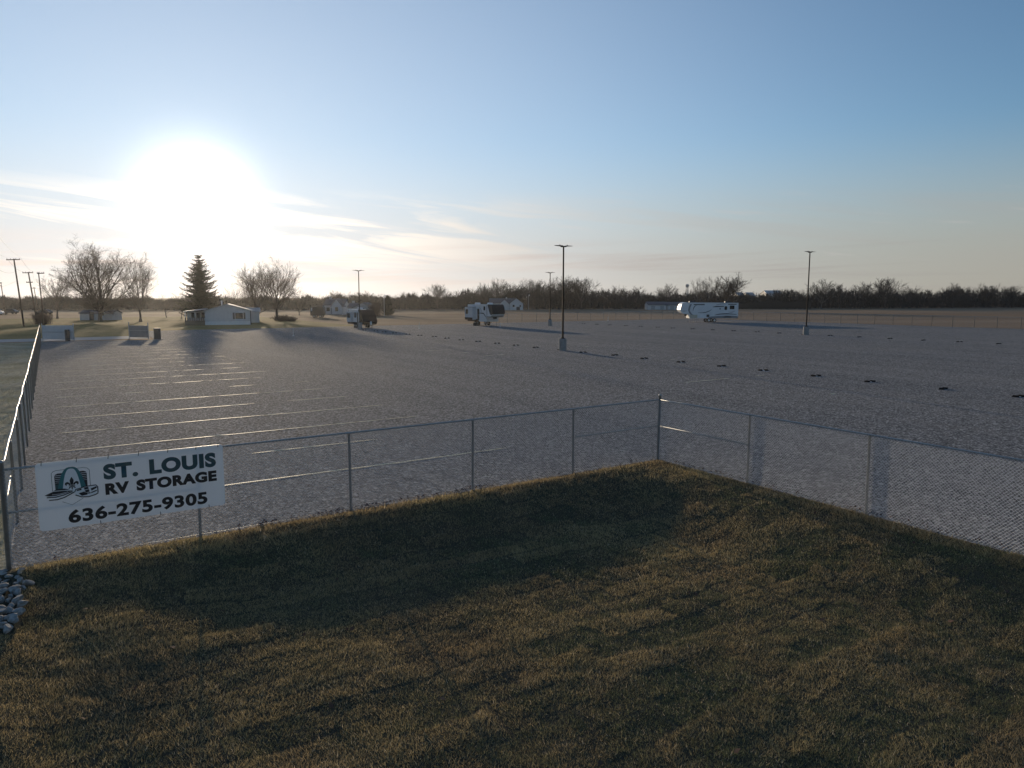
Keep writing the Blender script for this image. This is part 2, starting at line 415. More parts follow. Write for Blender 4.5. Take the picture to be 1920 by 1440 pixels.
def verge():
    us = np.concatenate([np.linspace(-15, -8, 8), np.arange(-7.8, -0.95, 0.2), [-0.95]])
    vs_ = np.concatenate([np.linspace(-30, 10, 20), np.arange(10.4, 60, 0.22), np.arange(60, 95.5, 0.5)])
    uu, vv = np.meshgrid(us, vs_)
    lump = 0.16*(vnoise(uu, vv, 0.75, 81)-0.35)*sstep(vnoise(uu, vv, 0.28, 82), 0.3, 0.6) + 0.10*(vnoise(uu, vv, 1.9, 83)-0.5)
    zz = -0.012 + np.maximum(-0.012, lump)*sstep(uu, -0.98, -1.5)*sstep(uu, -14.5, -12)*sstep(vv, 15.5, 17.5)*sstep(vv, 95, 92)
    mb = MB(); nu, nv = len(us), len(vs_)
    mb.v = [(a*UX-b*UY, a*UY+b*UX, c) for a, b, c in zip(uu.ravel(), vv.ravel(), zz.ravel())]
    mb.f = [(i*nu+j, i*nu+j+1, (i+1)*nu+j+1, (i+1)*nu+j) for i in range(nv-1) for j in range(nu-1)
            if not (us[j+1] > B0+0.01 and vs_[i] < 15.3)]
    tag(mb.build('verge', VERGE, None, True, fix=False), kind='structure')
verge()
sheet('lawn', [(-15, 10.4, 103.2, 205), (10.4, 46, 118.2, 205)], -0.012, LAWN)
sheet('driveway', [(-15, 10.3, 96.2, 103)], 0.006, DRIVE)
sheet('road', [(-23, -15.1, -300, 900)], -0.010, ROAD)
def painted_line():
    mb = MB()
    for v in range(-40, 600, 12): mb.add([UV(-19.1, v, -0.004), UV(-18.97, v, -0.004), UV(-18.97, v+3, -0.004), UV(-19.1, v+3, -0.004)], [(0, 1, 2, 3)])
    tag(mb.build('road_marking', mat('road_yellow', (0.55, 0.40, 0.08), 0.8), fix=False), kind='structure')
painted_line()

# hollow of new-laid sod in front of the fence corner
def sod(u, v):
    row = np.floor((v+40)/0.56).astype(int)
    off = (row*0.61) % 1.0*1.45
    c = np.floor((u+40+off)/1.45).astype(int)
    h = _tab[(row*7+3) % 256, (c*13+5) % 256]; h2 = _tab[(row*11+90) % 256, (c*5+40) % 256]
    fv = (v+40)/0.56 - row; fu = (u+40+off)/1.45 - c
    e = np.minimum(np.minimum(fv, 1-fv)*0.56, np.minimum(fu, 1-fu)*1.45)
    return h, h2, e
def basin_z(u, v):
    k = sstep(u, 0.4, 3.4)
    fall = (k*sstep(v, 15.25, 12.6) + (1-k)*np.clip((15.0-v)/6.5, 0, 1))*sstep(u, -1.5, 0.2)*sstep(u, 15.2, 11.4)
    z = -0.50*fall*sstep(v, -11.9, -8.0)
    edge = sstep(v, 15.4, 15.0)*sstep(u, 15.3, 14.9)*sstep(u, -1.5, -0.6)*sstep(v, -12, -11)
    h, h2, e = sod(u+0.22*(vnoise(u, v, 1.1, 9)-0.5)+0.08*(vnoise(u, v, 4, 19)-0.5), v+0.20*(vnoise(u, v, 1.1, 12)-0.5)+0.08*(vnoise(u, v, 4, 18)-0.5))
    step = ((h-0.5)*0.013 + np.where(h2 > 0.90, 0.013, 0))*sstep(e, 0.0, 0.10) - 0.007*sstep(e, 0.045, 0.0)*sstep(vnoise(u, v, 0.8, 77), 0.35, 0.7)
    z = z + edge*(step + 0.05*(vnoise(u, v, 0.55, 1)-0.5) + 0.024*(vnoise(u, v, 1.7, 2)-0.5) + 0.022*(vnoise(u, v, 5, 3)-0.5))
    return z + 0.03*edge*sstep(v, 14.7, 15.2) - 0.004*(1-edge)
def basin():
    us = np.arange(B0, B1+1e-6, 0.07); us[-1] = B1
    vs_ = np.concatenate([np.arange(BV0, 2, 0.2), np.arange(2, BV1, 0.06), [BV1]])
    uu, vv = np.meshgrid(us, vs_)
    zz = basin_z(uu, vv)
    X = uu*UX-vv*UY; Y = uu*UY+vv*UX
    co = np.stack([X, Y, zz], -1).reshape(-1, 3).astype(np.float32)
    nu, nv = len(us), len(vs_)
    i = (np.arange(nv-1)[:, None]*nu + np.arange(nu-1)[None]).ravel()
    q = np.stack([i, i+1, i+1+nu, i+nu], -1).astype(np.int32)
    me = bpy.data.meshes.new('sod_ground'); me.vertices.add(len(co)); me.vertices.foreach_set('co', co.ravel())
    me.loops.add(q.size); me.loops.foreach_set('vertex_index', q.ravel())
    me.polygons.add(len(q)); me.polygons.foreach_set('loop_start', np.arange(0, q.size, 4, dtype=np.int32))
    me.polygons.foreach_set('use_smooth', np.ones(len(q), bool))
    me.materials.append(TURF); me.update(calc_edges=True)
    tag(link('sod_ground', me), kind='structure')
basin()
def blades(n, x, y, u, v, z, length, tint, width, lean):
    """single leaning triangle per blade"""
    a = RNG.random(n)*2*np.pi
    comb = 2*np.pi*vnoise(u, v, 0.9, 6)*1.6                                   # neighbours lean alike
    la = comb + RNG.normal(0, 1.5, n)
    up = length*np.cos(lean); out = length*np.sin(lean)
    tip = np.stack([x+np.cos(la)*out, y+np.sin(la)*out, z+up], -1)
    wx, wy = np.cos(a)*width/2, np.sin(a)*width/2
    return np.stack([np.stack([x-wx, y-wy, z-0.006], -1), np.stack([x+wx, y+wy, z-0.006], -1), tip], 1), tint
def turf():
    N = 1500000
    y = RNG.uniform(5.6, 21.6, N); x = RNG.uniform(-0.78, 0.78, N)*(y+1.6)
    u = x*UX+y*UY; v = -x*UY+y*UX
    keep = (u < 15.22+0.1*vnoise(u, v, 3, 4)) & (v < 15.30+0.12*vnoise(u, v, 3, 5)) & (u > np.where(v > 12.5, -0.72, -1.6)+0.35*(vnoise(u, v, 2.2, 8)-0.5))
    dens = np.clip(1.15-(y-6)/22, 0.25, 1)*np.clip((y+1.6)/12, 0, 1)
    h, h2, e = sod(u+0.22*(vnoise(u, v, 1.1, 9)-0.5)+0.08*(vnoise(u, v, 4, 19)-0.5), v+0.20*(vnoise(u, v, 1.1, 12)-0.5)+0.08*(vnoise(u, v, 4, 18)-0.5))
    tuft = vnoise(u, v, 7.0, 21)*0.55 + vnoise(u, v, 2.4, 22)*0.45
    dens *= np.where((e < 0.03) & (vnoise(u, v, 0.8, 77) > 0.5), 0.4, 1)*(0.6+0.8*tuft)
    keep &= RNG.random(N) < dens
    x, y, u, v, h, h2, e, tuft = (q[keep] for q in (x, y, u, v, h, h2, e, tuft)); n = len(x)
    z = basin_z(u, v)
    rim = (v > 14.6) | (u > 14.7)
    length = (0.026+0.040*RNG.random(n)**1.5)*(0.75+0.45*tuft)*(1+0.35*(h-0.5)) * np.where(rim, np.where(RNG.random(n) < 0.3, 2.3, 1.3), 1) * np.where(RNG.random(n) < 0.06, 1.7, 1)
    lean = np.clip(RNG.normal(0.85, 0.30, n), 0.1, 1.45)
    straw = np.array([0.335, 0.270, 0.142]); green = np.array([0.140, 0.152, 0.080]); rust = np.array([0.27, 0.195, 0.115]); pale = np.array([0.50, 0.42, 0.29])
    k = 0.34*vnoise(u, v, 0.33, 13) + 0.24*vnoise(u, v, 1.5, 14) + 0.16*vnoise(u, v, 5.0, 24) + 0.30*(h-0.5) + 0.16*RNG.random(n)
    k += np.where(rim, 0.14, 0) + 0.07*(u < 5) - 0.10*((u > 6) & (v < 9))
    k = sstep(k, 0.19, 0.56)[:, None]
    t = green*(1-k) + straw*k
    r = (sstep(vnoise(u, v, 0.7, 15), 0.5, 0.8)*0.45*k[:, 0])[:, None]; t = t*(1-r)+rust*r
    p = (RNG.random(n) < 0.06*(0.3+1.4*vnoise(u, v, 2.0, 91)))[:, None]; t = np.where(p, pale, t)
    t = t*(0.85+1.15*RNG.random(n))[:, None]*np.array([1.10, 1.06, 1.04])
    vt, tint = blades(n, x, y, u, v, z, length, t, 0.0065+0.004*(y > 13), lean)
    tag(link('turf_grass', np_mesh('turf_grass', vt, BLADE, 3, tint)), 'brown and dark green blades of the new-laid sod in front of the fence', 'grass', kind='stuff')
    return n
turf()
def verge_grass():
    N = 90000
    v = 12.0 + 70*RNG.random(N)**1.6; u = RNG.uniform(-7.5, -1.0, N)
    keep = ~((v < 15.6) & (u > -2.9)) & (RNG.random(N) < 0.25+0.9*vnoise(u, v, 0.8, 31))
    u, v = u[keep], v[keep]; n = len(u)
    x = u*UX-v*UY; y = u*UY+v*UX
    length = 0.05+0.10*RNG.random(n); lean = np.clip(RNG.normal(0.7, 0.3, n), 0.1, 1.4)
    k = sstep(vnoise(u, v, 0.5, 33)+0.3*RNG.random(n), 0.4, 0.9)[:, None]
    t = (np.array([0.68, 0.62, 0.46])*k + np.array([0.46, 0.43, 0.27])*(1-k))*(0.6+0.5*RNG.random(n))[:, None]
    vt, tint = blades(n, x, y, u, v, np.full(n, -0.012), length, t, 0.012, lean)
    tag(link('verge_grass', np_mesh('verge_grass', vt, BLADE, 3, tint)), 'pale frosty grass on the verge outside the side fence', 'grass', kind='stuff')
verge_grass()
OCT = np.array([[1, 0, 0], [0, 1, 0], [-1, 0, 0], [0, -1, 0], [0, 0, 1.0]])
OCTF = np.array([[0, 1, 4], [1, 2, 4], [2, 3, 4], [3, 0, 4]])
def loose_gravel():
    N = 260000
    y = 11.5+33*RNG.random(N)**1.7; x = RNG.uniform(-0.8, 0.8, N)*(y+2)
    u = x*UX+y*UY; v = -x*UY+y*UX
    keep = (u > -0.9) & ((v > 15.42) | (u > 15.35)) & (RNG.random(N) < (0.3+0.7*vnoise(u, v, 1.1, 41))*np.clip((44-y)/26, 0, 1))
    x, y = x[keep], y[keep]; n = len(x)
    s = 0.008+0.012*RNG.random(n)**2
    s = s*(0.8+y/60)
    a = RNG.random(n)*6.28
    q = OCT[None]*s[:, None, None]*(0.6+0.8*RNG.random((n, 5, 1)))
    q = q*np.stack([np.ones(n), 0.6+0.4*RNG.random(n), 0.25+0.25*RNG.random(n)], -1)[:, None]
    ca, sa = np.cos(a)[:, None], np.sin(a)[:, None]
    q = np.stack([q[..., 0]*ca-q[..., 1]*sa + x[:, None], q[..., 0]*sa+q[..., 1]*ca + y[:, None], q[..., 2]-0.001], -1)
    tri = q[:, OCTF].reshape(-1, 3, 3)
    tag(link('loose_gravel', np_mesh('loose_gravel', tri, PEBBLE, 3)), 'loose crushed limestone lying on the lot behind the fence', 'gravel', kind='stuff')
loose_gravel()
def litter():
    n = 620; u = np.empty(n); v = np.empty(n)
    for i in range(n):
        k = random.random()
        if k < 0.42: u[i] = random.uniform(3.5, 9.5); v[i] = 15.45+abs(random.gauss(0, 0.12))
        elif k < 0.6: u[i] = random.uniform(-0.5, 15); v[i] = 15.42+abs(random.gauss(0, 0.12))
        elif k < 0.9: u[i] = 15.40+abs(random.gauss(0, 0.12)); v[i] = random.uniform(4, 15.2)
        else: u[i] = random.uniform(0, 14.5); v[i] = random.uniform(5, 15)
    x = u*UX-v*UY; y = u*UY+v*UX
    inside = (v < 15.4) & (u < 15.3)
    z = np.where(inside, basin_z(u, v)+0.03, 0.0)
    out = []
    for i in range(n):
        s = random.uniform(0.03, 0.085); a = random.random()*6.28; t = random.uniform(0.1, 0.9)
        ex = Vector((math.cos(a), math.sin(a), 0)); ey = Vector((-math.sin(a)*math.cos(t), math.cos(a)*math.cos(t), math.sin(t)))
        c = Vector((x[i], y[i], z[i]+0.004))
        p = [c, c+ex*s*0.6+ey*s*0.4, c+ex*s*0.3+ey*s*1.3, c-ex*s*0.45+ey*s*0.6]
        out.append(p)
    tag(link('dry_leaves', np_mesh('dry_leaves', np.array([[list(q) for q in p] for p in out]), DEADLEAF, 4)), 'curled red-brown leaves caught along the foot of the fence', 'leaves', kind='stuff')
litter()

# ------------------------------------------------------------------ stones at the left corner
def rock_mesh(seed):
    import bmesh
    r = random.Random(seed); bm = bmesh.new(); bmesh.ops.create_icosphere(bm, subdivisions=2, radius=1)
    pl = [(Vector((r.gauss(0, 1), r.gauss(0, 1), r.gauss(0, 1))).normalized(), r.uniform(0.45, 0.8)) for _ in range(9)]
    for q in bm.verts:
        for nrm, d in pl:                                     # cut flat faces
            k = q.co.dot(nrm)
            if k > d: q.co -= nrm*(k-d)
        q.co += Vector((r.uniform(-.03, .03), r.uniform(-.03, .03), r.uniform(-.03, .03)))
    me = bpy.data.meshes.new('rock'); bm.to_mesh(me); bm.free(); me.materials.append(STONE); return me
rocks = [rock_mesh(i) for i in range(6)]
def rock_pile():
    i = 0; placed = []
    tries = 0
    while i < 90 and tries < 9000:
        tries += 1
        u = random.uniform(-1.75, -0.58); v = random.uniform(12.5, 15.3)
        if u > -0.62-0.07*(15-v)+0.08: continue
        s = random.uniform(0.055, 0.115)
        if any(math.hypot(u-a, v-b) < (s+t)*0.70 for a, b, t in placed): continue
        placed.append((u, v, s))
        o = link('rock', rocks[i % 6]); o.location = UV(u, v, s*0.28-0.01)
        o.scale = (s*random.uniform(1.0, 1.5), s*random.uniform(0.85, 1.1), s*random.uniform(0.55, 0.85))
        o.rotation_euler = (random.uniform(-.3, .3), random.uniform(-.3, .3), random.random()*6.28)
        tag(o, 'pale angular limestone rock in the heap below the left fence corner', 'rock', 'rocks heaped at the fence corner'); i += 1
rock_pile()

# ------------------------------------------------------------------ chain-link fences
def wire_panel(L, z0, z1, pitch=0.072, r=0.0024):
    vs = []; h = z1-z0
    for sgn in (1, -1):
        x = -h
        while x < L+h:
            a0, b0, a1, b1 = x, z0, x+sgn*h, z1
            pts = []
            for (p, q) in ((a0, b0), (a1, b1)): pts.append([p, q])
            (xa, za), (xb, zb) = pts
            t0, t1 = 0.0, 1.0
            dx = xb-xa
            for lim, side in ((0, 1), (L, -1)):
                f = (lim-xa)/dx
                inside = (xa-lim)*side >= 0; inside2 = (xb-lim)*side >= 0
                if not inside and not inside2: t0, t1 = 1, 0
                elif not inside: t0 = max(t0, f)
                elif not inside2: t1 = min(t1, f)
            if t1-t0 > 0.01:
                vs.append(((xa+dx*t0, za+h*t0), (xa+dx*t1, za+h*t1), sgn))
            x += pitch
    mb = MB()
    for (p, q, sgn) in vs:
        y = sgn*0.0026
        d = Vector((q[0]-p[0], 0, q[1]-p[1])).normalized(); nrm = Vector((-d.z, 0, d.x))*r; yy = Vector((0, r, 0))
        ring = [nrm+yy*0.6, -nrm+yy*0.6, -yy*1.2]
        P, Q = Vector((p[0], y, p[1])), Vector((q[0], y, q[1]))
        mb.add([P+k for k in ring]+[Q+k for k in ring], [(0, 1, 4, 3), (1, 2, 5, 4), (2, 0, 3, 5)])
    return mb.mesh('wire_mesh', WIRE)
def post_mesh(r, h, dome=True):
    mb = MB(); mb.lathe([(r, -0.05), (r, h), (r*1.18, h), (r*1.18, h+r*0.5), (r*0.8, h+r*1.1), (r*0.2, h+r*1.35)], 12)
    return mb.mesh('post', GALV, True)
def fence(label, p0, p1, n, H=1.86, ends=(True, True), brace=True, wob=0.0, pitch=0.072, r=0.0029, inner=0.034):
    a, b = UV(*p0), UV(*p1); d = b-a; L = d.length; rz = math.atan2(d.y, d.x); seg = L/n
    t = thing('chain_link_fence', label, 'fence', a, rz)
    pm = post_mesh(0.030, H-0.055); em = post_mesh(0.040, H+0.10)
    for i in range(n+1):
        end = (i == 0 and ends[0]) or (i == n and ends[1])
        if (i == 0 and not ends[0]) or (i == n and not ends[1]): continue
        o = link('post', em if end else pm, t); o.location = (i*seg, 0.0 if end else inner, 0)
        o.rotation_euler = (random.gauss(0, 0.006+wob*0.1), random.gauss(0, 0.006+wob*0.1), 0)
    mb = MB(); k = max(2, n*3)
    mb.tube([(L*i/k, random.uniform(-wob, wob), H-0.02+random.uniform(-wob, wob)*0.6) for i in range(k+1)], 0.021, 8)
    mb.build('top_rail', GALV, t, True)
    if brace:
        for i in ((0, n-1) if n > 1 else (0,)):
            q = MB(); q.tube([(i*seg+0.03, 0.0, H*0.56), ((i+1)*seg-0.02, 0.02, H*0.56)], 0.019, 8); q.build('brace_rail', GALV, t, True)
            e = i*seg+0.055 if i == 0 else (i+1)*seg-0.055
            q = MB(); q.box(e-0.008, e+0.008, -0.012, -0.006, 0.06, H-0.05); q.build('tension_bar', GALV, t)
    q = MB(); q.tube([(0.04, -0.006, 0.055), (L-0.04, -0.006, 0.055)], 0.003, 4); q.build('tension_wire', GALV, t)
    wm = wire_panel(seg, 0.03, H-0.01, pitch, r)
    for i in range(n):
        o = tag(link('wire_mesh', wm, t), kind='stuff'); o.location = (i*seg, -0.024 if inner > 0 else 0.024, 0)
    return t
fence('chain-link fence in front carrying the big white phone-number sign', (-0.9, 15.4), (15.3, 15.4), 5, ends=(True, True))
fence('chain-link fence running from the grass corner out to the right edge', (15.3, 15.4), (15.3, -4.4), 6, ends=(False, False), brace=True)
fence('long chain-link fence running back along the left verge to the gate', (-0.9, 15.4), (-0.9, 95.5), 25, ends=(False, True), wob=0.018, pitch=0.16, r=0.0011, inner=-0.036)
fence('far chain-link fence along the stubble field at the right', (128, 30), (128, 118), 26, ends=(True, True), pitch=0.12, r=0.002)
fence('far chain-link fence behind the white motorhome trailers', (128, 118), (72, 118), 16, ends=(False, True), pitch=0.12, r=0.002)

# ------------------------------------------------------------------ the sign
def text_mesh(txt, w, h, bold, m, space=1.0):
    cu = bpy.data.curves.new('txt', 'FONT'); cu.body = txt; cu.size = 1.0; cu.offset = bold; cu.space_character = space
    cu.resolution_u = 6; cu.fill_mode = 'FRONT'
    o = bpy.data.objects.new('txt', cu); COL.objects.link(o)
    dg = bpy.context.evaluated_depsgraph_get(); dg.update()
    me = bpy.data.meshes.new_from_object(o.evaluated_get(dg))
    bpy.data.objects.remove(o); bpy.data.curves.remove(cu)
    xs = [q.co.x for q in me.vertices]; ys = [q.co.y for q in me.vertices]
    x0, x1, y0, y1 = min(xs), max(xs), min(ys), max(ys)
    for q in me.vertices:
        q.co = ((q.co.x-x0)/(x1-x0)*w, 0.0, (q.co.y-y0)/(y1-y0)*h)
    me.materials.clear(); me.materials.append(m); return me
def sign():
    SW, SH = 3.23, 1.28
    t = thing('sign_board', 'large white ST. LOUIS RV STORAGE sign wired to the front fence', 'sign', UV(-0.39, 15.345, 0.62), LOT)
    def rrect(x0, x1, z0, z1, r, n=5):
        out = []
        for cx, cz, a0 in ((x1-r, z0+r, -90), (x1-r, z1-r, 0), (x0+r, z1-r, 90), (x0+r, z0+r, 180)):
            out += [(cx+r*math.cos(R(a0+90*i/n)), cz+r*math.sin(R(a0+90*i/n))) for i in range(n+1)]
        return out
    mb = MB(); mb.prism(rrect(0, SW, 0, SH, 0.07), -0.006, 0.006); panel = mb.build('panel', SIGNW, t)
    def put(name, me, x, zt, m=None):
        o = link(name, me, t); o.location = (x, -0.0085, zt); return o
    Z = lambda f: SH*(1-f)
    X = lambda f: SW*f
    put('word', text_mesh('ST.', X(.513)-X(.332), Z(.118)-Z(.355), 0.056, TEAL, 1.10), X(.332), Z(.355))
    put('word', text_mesh('LOUIS', X(.955)-X(.575), Z(.118)-Z(.355), 0.056, TEAL, 1.10), X(.575), Z(.355))
    put('word', text_mesh('RV', X(.462)-X(.336), Z(.413)-Z(.587), 0.060, INK, 1.10), X(.336), Z(.587))
    put('word', text_mesh('STORAGE', X(.955)-X(.500), Z(.413)-Z(.587), 0.060, INK, 1.10), X(.500), Z(.587))
    put('phone_number', text_mesh('636-275-9305', X(0.893)-X(0.142), Z(.738)-Z(.942), 0.040, INK, 1.08), X(.142), Z(.942))
    # emblem
    em = MB().box(0, 0.001, 0, 0.001, 0, 0.001).build('emblem', SIGNW, t)
    def flat(poly, m, y, name):
        q = MB(); q.add([(X(a), y, Z(b)) for a, b in poly], [tuple(range(len(poly)))]); return q.build(name, m, em, fix=False)
    def line(poly, w, m, y, name, closed=False):
        pts = [Vector((X(a), 0, Z(b))) for a, b in poly]; q = MB(); n = len(pts)
        L, Rr = [], []
        for i in range(n):
            p0 = pts[i-1] if (i or closed) else pts[i]; p1 = pts[(i+1) % n] if (i < n-1 or closed) else pts[i]
            d = (p1-p0).normalized(); nn = Vector((-d.z, 0, d.x))
            ww = w(i/(n-1)) if callable(w) else w
            L.append(pts[i]+nn*ww/2); Rr.append(pts[i]-nn*ww/2)
        vs_ = [(p.x, y, p.z) for p in L+Rr]
        fs = [(i, (i+1) % n, n+(i+1) % n, n+i) for i in range(n if closed else n-1)]
        q.add(vs_, fs); return q.build(name, m, em, fix=False)
    # shield outline
    sh = [(.070, .50), (.068, .20), (.072, .165), (.082, .148), (.150, .112), (.225, .118), (.250, .130), (.262, .150), (.264, .20), (.264, .44)]
    line([(.075, .49), (.075, .17), (.083, .145), (.10, .13), (.23, .13), (.252, .142), (.262, .175), (.262, .44)], 0.008, TEAL, -0.0075, 'shield_outline')
    line([(.118, .60), (.165, .665), (.222, .585)], 0.007, TEAL, -0.0075, 'shield_outline')
    # dark panels beside the arch, with pale stripes
    flat([(.090, .48), (.088, .215), (.093, .190), (.105, .178), (.145, .178), (.128, .26), (.112, .48)], INK, -0.0078, 'shield_panel')
    flat([(.248, .42), (.248, .215), (.243, .190), (.232, .178), (.198, .178), (.215, .26), (.230, .42)], INK, -0.0078, 'shield_panel')
    flat([(.0905, .48), (.0905, .34), (.120, .34), (.112, .48)], TEAL, -0.0082, 'shield_panel')
    for k in range(5):
        b = .205+k*.027; wd = .007-.0009*k
        flat([(.0905, b), (.138-.004*k, b), (.138-.004*k, b+wd), (.0905, b+wd)], SIGNW, -0.0084, 'stripe')
        flat([(.204+.003*k, b), (.2465, b), (.2465, b+wd), (.204+.003*k, b+wd)], SIGNW, -0.0084, 'stripe')
    arch = []
    for i in range(33):
        k = -1+i/16; arch.append((.170+.062*math.copysign(abs(k)**0.80, k), .112+.385*abs(k)**2.35))
    flat(arch, SIGNW, -0.0088, 'arch_opening')
    line(arch, lambda q: 0.030+0.055*abs(2*q-1)**1.2, TEAL2, -0.0092, 'arch')
    # fleur-de-lis
    cx, cz = .171, .345
    def P(*pp): return [(cx+a*.036, cz+b*.105) for a, b in pp]
    flat(P((0, -.95), (.28, -.45), (.22, -.05), (.12, .22), (-.12, .22), (-.22, -.05), (-.28, -.45)), INK, -0.0096, 'fleur_petal')
    for s_ in (1, -1):
        flat(P(*[(s_*a, b) for a, b in ((.12, .20), (.30, -.10), (.62, -.28), (.92, -.15), (.95, .12), (.72, .28), (.70, .08), (.52, .05), (.38, .22))]), INK, -0.0096, 'fleur_petal')
        flat(P(*[(s_*a, b) for a, b in ((.10, .38), (.35, .45), (.52, .72), (.38, .70), (.16, .55))]), INK, -0.0096, 'fleur_petal')
    flat(P((-.45, .26), (.45, .26), (.45, .37), (-.45, .37)), INK, -0.0097, 'fleur_band')
    flat(P((-.10, .37), (.10, .37), (.08, .72), (0, .95), (-.08, .72)), INK, -0.0096, 'fleur_petal')
    # speedboat
    flat([(.035, .475), (.075, .430), (.100, .405), (.150, .425), (.178, .452), (.150, .50), (.105, .545), (.060, .520)], SIGNW, -0.0100, 'boat_backing')
    flat([(.035, .478), (.078, .435), (.130, .440), (.176, .452), (.140, .480), (.090, .500), (.055, .497)], INK, -0.0104, 'boat_hull')
    flat([(.078, .425), (.100, .402), (.135, .410), (.160, .432), (.130, .432)], INK, -0.0104, 'boat_windscreen')
    line([(.045, .512), (.090, .520), (.130, .502), (.172, .466)], 0.020, INK, -0.0104, 'boat_stripe')
    line([(.055, .555), (.095, .560), (.130, .540), (.180, .478)], 0.020, INK, -0.0104, 'boat_stripe')
    line([(.072, .478), (.110, .480), (.150, .462)], 0.007, SIGNW, -0.0107, 'boat_stripe')
    # motorhome
    flat([(.180, .475), (.186, .440), (.215, .425), (.230, .412), (.292, .410), (.300, .44), (.300, .53), (.285, .56), (.225, .575), (.190, .535)], SIGNW, -0.0101, 'motorhome_backing')
    line([(.182, .478), (.188, .443), (.216, .428), (.232, .415), (.290, .412), (.298, .44), (.298, .53)], 0.018, INK, -0.0105, 'motorhome_outline')
    line([(.185, .525), (.215, .565), (.250, .575), (.285, .555), (.299, .535)], 0.020, INK, -0.0105, 'motorhome_outline')
    flat([(.190, .470), (.194, .450), (.216, .438), (.216, .462)], INK, -0.0106, 'motorhome_window')
    flat([(.228, .428), (.250, .424), (.256, .500), (.236, .510)], INK, -0.0106, 'motorhome_stripe')
    flat([(.262, .455), (.292, .430), (.294, .455), (.266, .490)], INK, -0.0106, 'motorhome_stripe')
    flat([(.200, .505), (.230, .490), (.246, .540), (.216, .550)], INK, -0.0106, 'motorhome_stripe')
    line([(.232, .52), (.262, .52), (.292, .495)], 0.022, INK, -0.0107, 'motorhome_stripe')
    line([(.228, .47), (.262, .455), (.262, .53)], 0.010, SIGNW, -0.0109, 'motorhome_stripe')
    for fx in (.03, .20, .36, .52, .68, .84, .97):
        for z in (SH+0.004, ):
            q = MB(); q.tube([(X(fx), -0.012, SH-0.05), (X(fx)+0.008, -0.014, SH+0.012), (X(fx)+0.01, 0.02, SH+0.03)], 0.006, 6); q.build('wire_tie', DARKTRIM, t)
    for fx in (.30, .62, .90):
        q = MB(); q.tube([(X(fx), -0.012, 0.05), (X(fx)+0.006, -0.014, -0.01), (X(fx), 0.02, -0.02)], 0.006, 6); q.build('wire_tie', DARKTRIM, t)
sign()
# ------------------------------------------------------------------ lamp poles
def lamp_pole(base, h, label, rz=LOT):
    t = thing('lamp_pole', label, 'lamp pole', base, rz, 'lamp poles in the lot')
    MB().lathe([(0.36, -0.05), (0.36, 1.07), (0.335, 1.10)], 20).build('concrete_base', CONC, t, False)
    q = MB(); q.box(-0.17, 0.17, -0.17, 0.17, 1.101, 1.13); q.lathe([(0.14, 1.13), (0.14, 1.22), (0.09, 1.25)], 10); q.build('base_plate', BRONZE, t)
    MB().tube([(0, 0, 1.12), (0, 0, h*0.5), (0, 0, h-0.05)], [0.095, 0.082, 0.07], 8).build('shaft', BRONZE, t)
    for s in (1, -1):
        hd = MB(); hd.prism([(s*0.07, h-0.10), (s*0.20, h-0.09), (s*0.26, h-0.03), (s*0.92, h+0.015), (s*0.94, h+0.05), (s*0.24, h+0.055), (s*0.07, h+0.0)], -0.16, 0.16)
        o = hd.build('lamp_head', BRONZE, t)
        MB().lathe([(0.035, h+0.055), (0.035, h+0.12), (0.02, h+0.14)], 8, (s*0.42, 0, 0)).build('photocell', BRONZE, o)
    MB().box(-0.05, 0.05, -0.125, -0.085, 4.55, 4.75).build('camera_box', BRONZE, t)
    return t
for px, py, top, lab in ((1055, 657, 461, 'tallest dark twin-head lamp pole standing nearest, in the middle of the lot'),
                         (1511, 628, 472, 'dark twin-head lamp pole at the right with white sunlit base'),
                         (1031, 611, 511, 'far dark twin-head lamp pole just left of the tallest one'),
                         (675, 618, 507, 'far dark twin-head lamp pole in front of the small left trailer')):
    b = ground_at(px, py); lamp_pole(b, height_at(top, b.y)-0.02, lab)

# ------------------------------------------------------------------ stall markers, ropes, stakes
def marker_proto():
    t = thing('stall_marker', 'pair of low black rubber blocks with a white tab between', 'marker')
    for s in (-1, 1):
        q = MB(); q.prism([(s*0.13, 0), (s*0.15, 0.10), (s*0.24, 0.15), (s*0.38, 0.14), (s*0.47, 0.06), (s*0.48, 0)], -0.15, 0.15); q.build('rubber_block', RUBBER, t)
    MB().box(-0.12, 0.12, -0.10, 0.10, 0.001, 0.03).build('white_tab', WHITE, t)
    return t
mk = marker_proto(); mk.scale = (0.7, 0.7, 0.62); first = True
def put_marker(u, v, label, group):
    global first
    u += random.gauss(0, 0.12); v += random.gauss(0, 0.12); a = LOT+random.gauss(-0.15, 0.15)
    if first: mk.location = UV(u, v); mk.rotation_euler = (0, 0, a); tag(mk, label, group=group); first = False
    else: copy_tree(mk, UV(u, v), a, None, label, group)
for k in range(-11, 14): put_marker(40.2, 53.6+3.8*k, 'pair of black rubber stall blocks in the row through the nearest lamp pole', 'stall blocks of the near row')
for k in range(-12, 8): put_marker(84.6, 78.2+3.9*k, 'pair of black rubber stall blocks in the row through the right lamp pole', 'stall blocks of the far row')
ORD = ['first', 'second', 'third', 'fourth', 'fifth', 'sixth', 'seventh', 'eighth', 'ninth', 'tenth', 'eleventh', 'twelfth', 'thirteenth', 'fourteenth', 'fifteenth', 'sixteenth', 'seventeenth', 'eighteenth', 'nineteenth', 'twentieth', 'twenty-first', 'twenty-second', 'twenty-third', 'twenty-fourth']
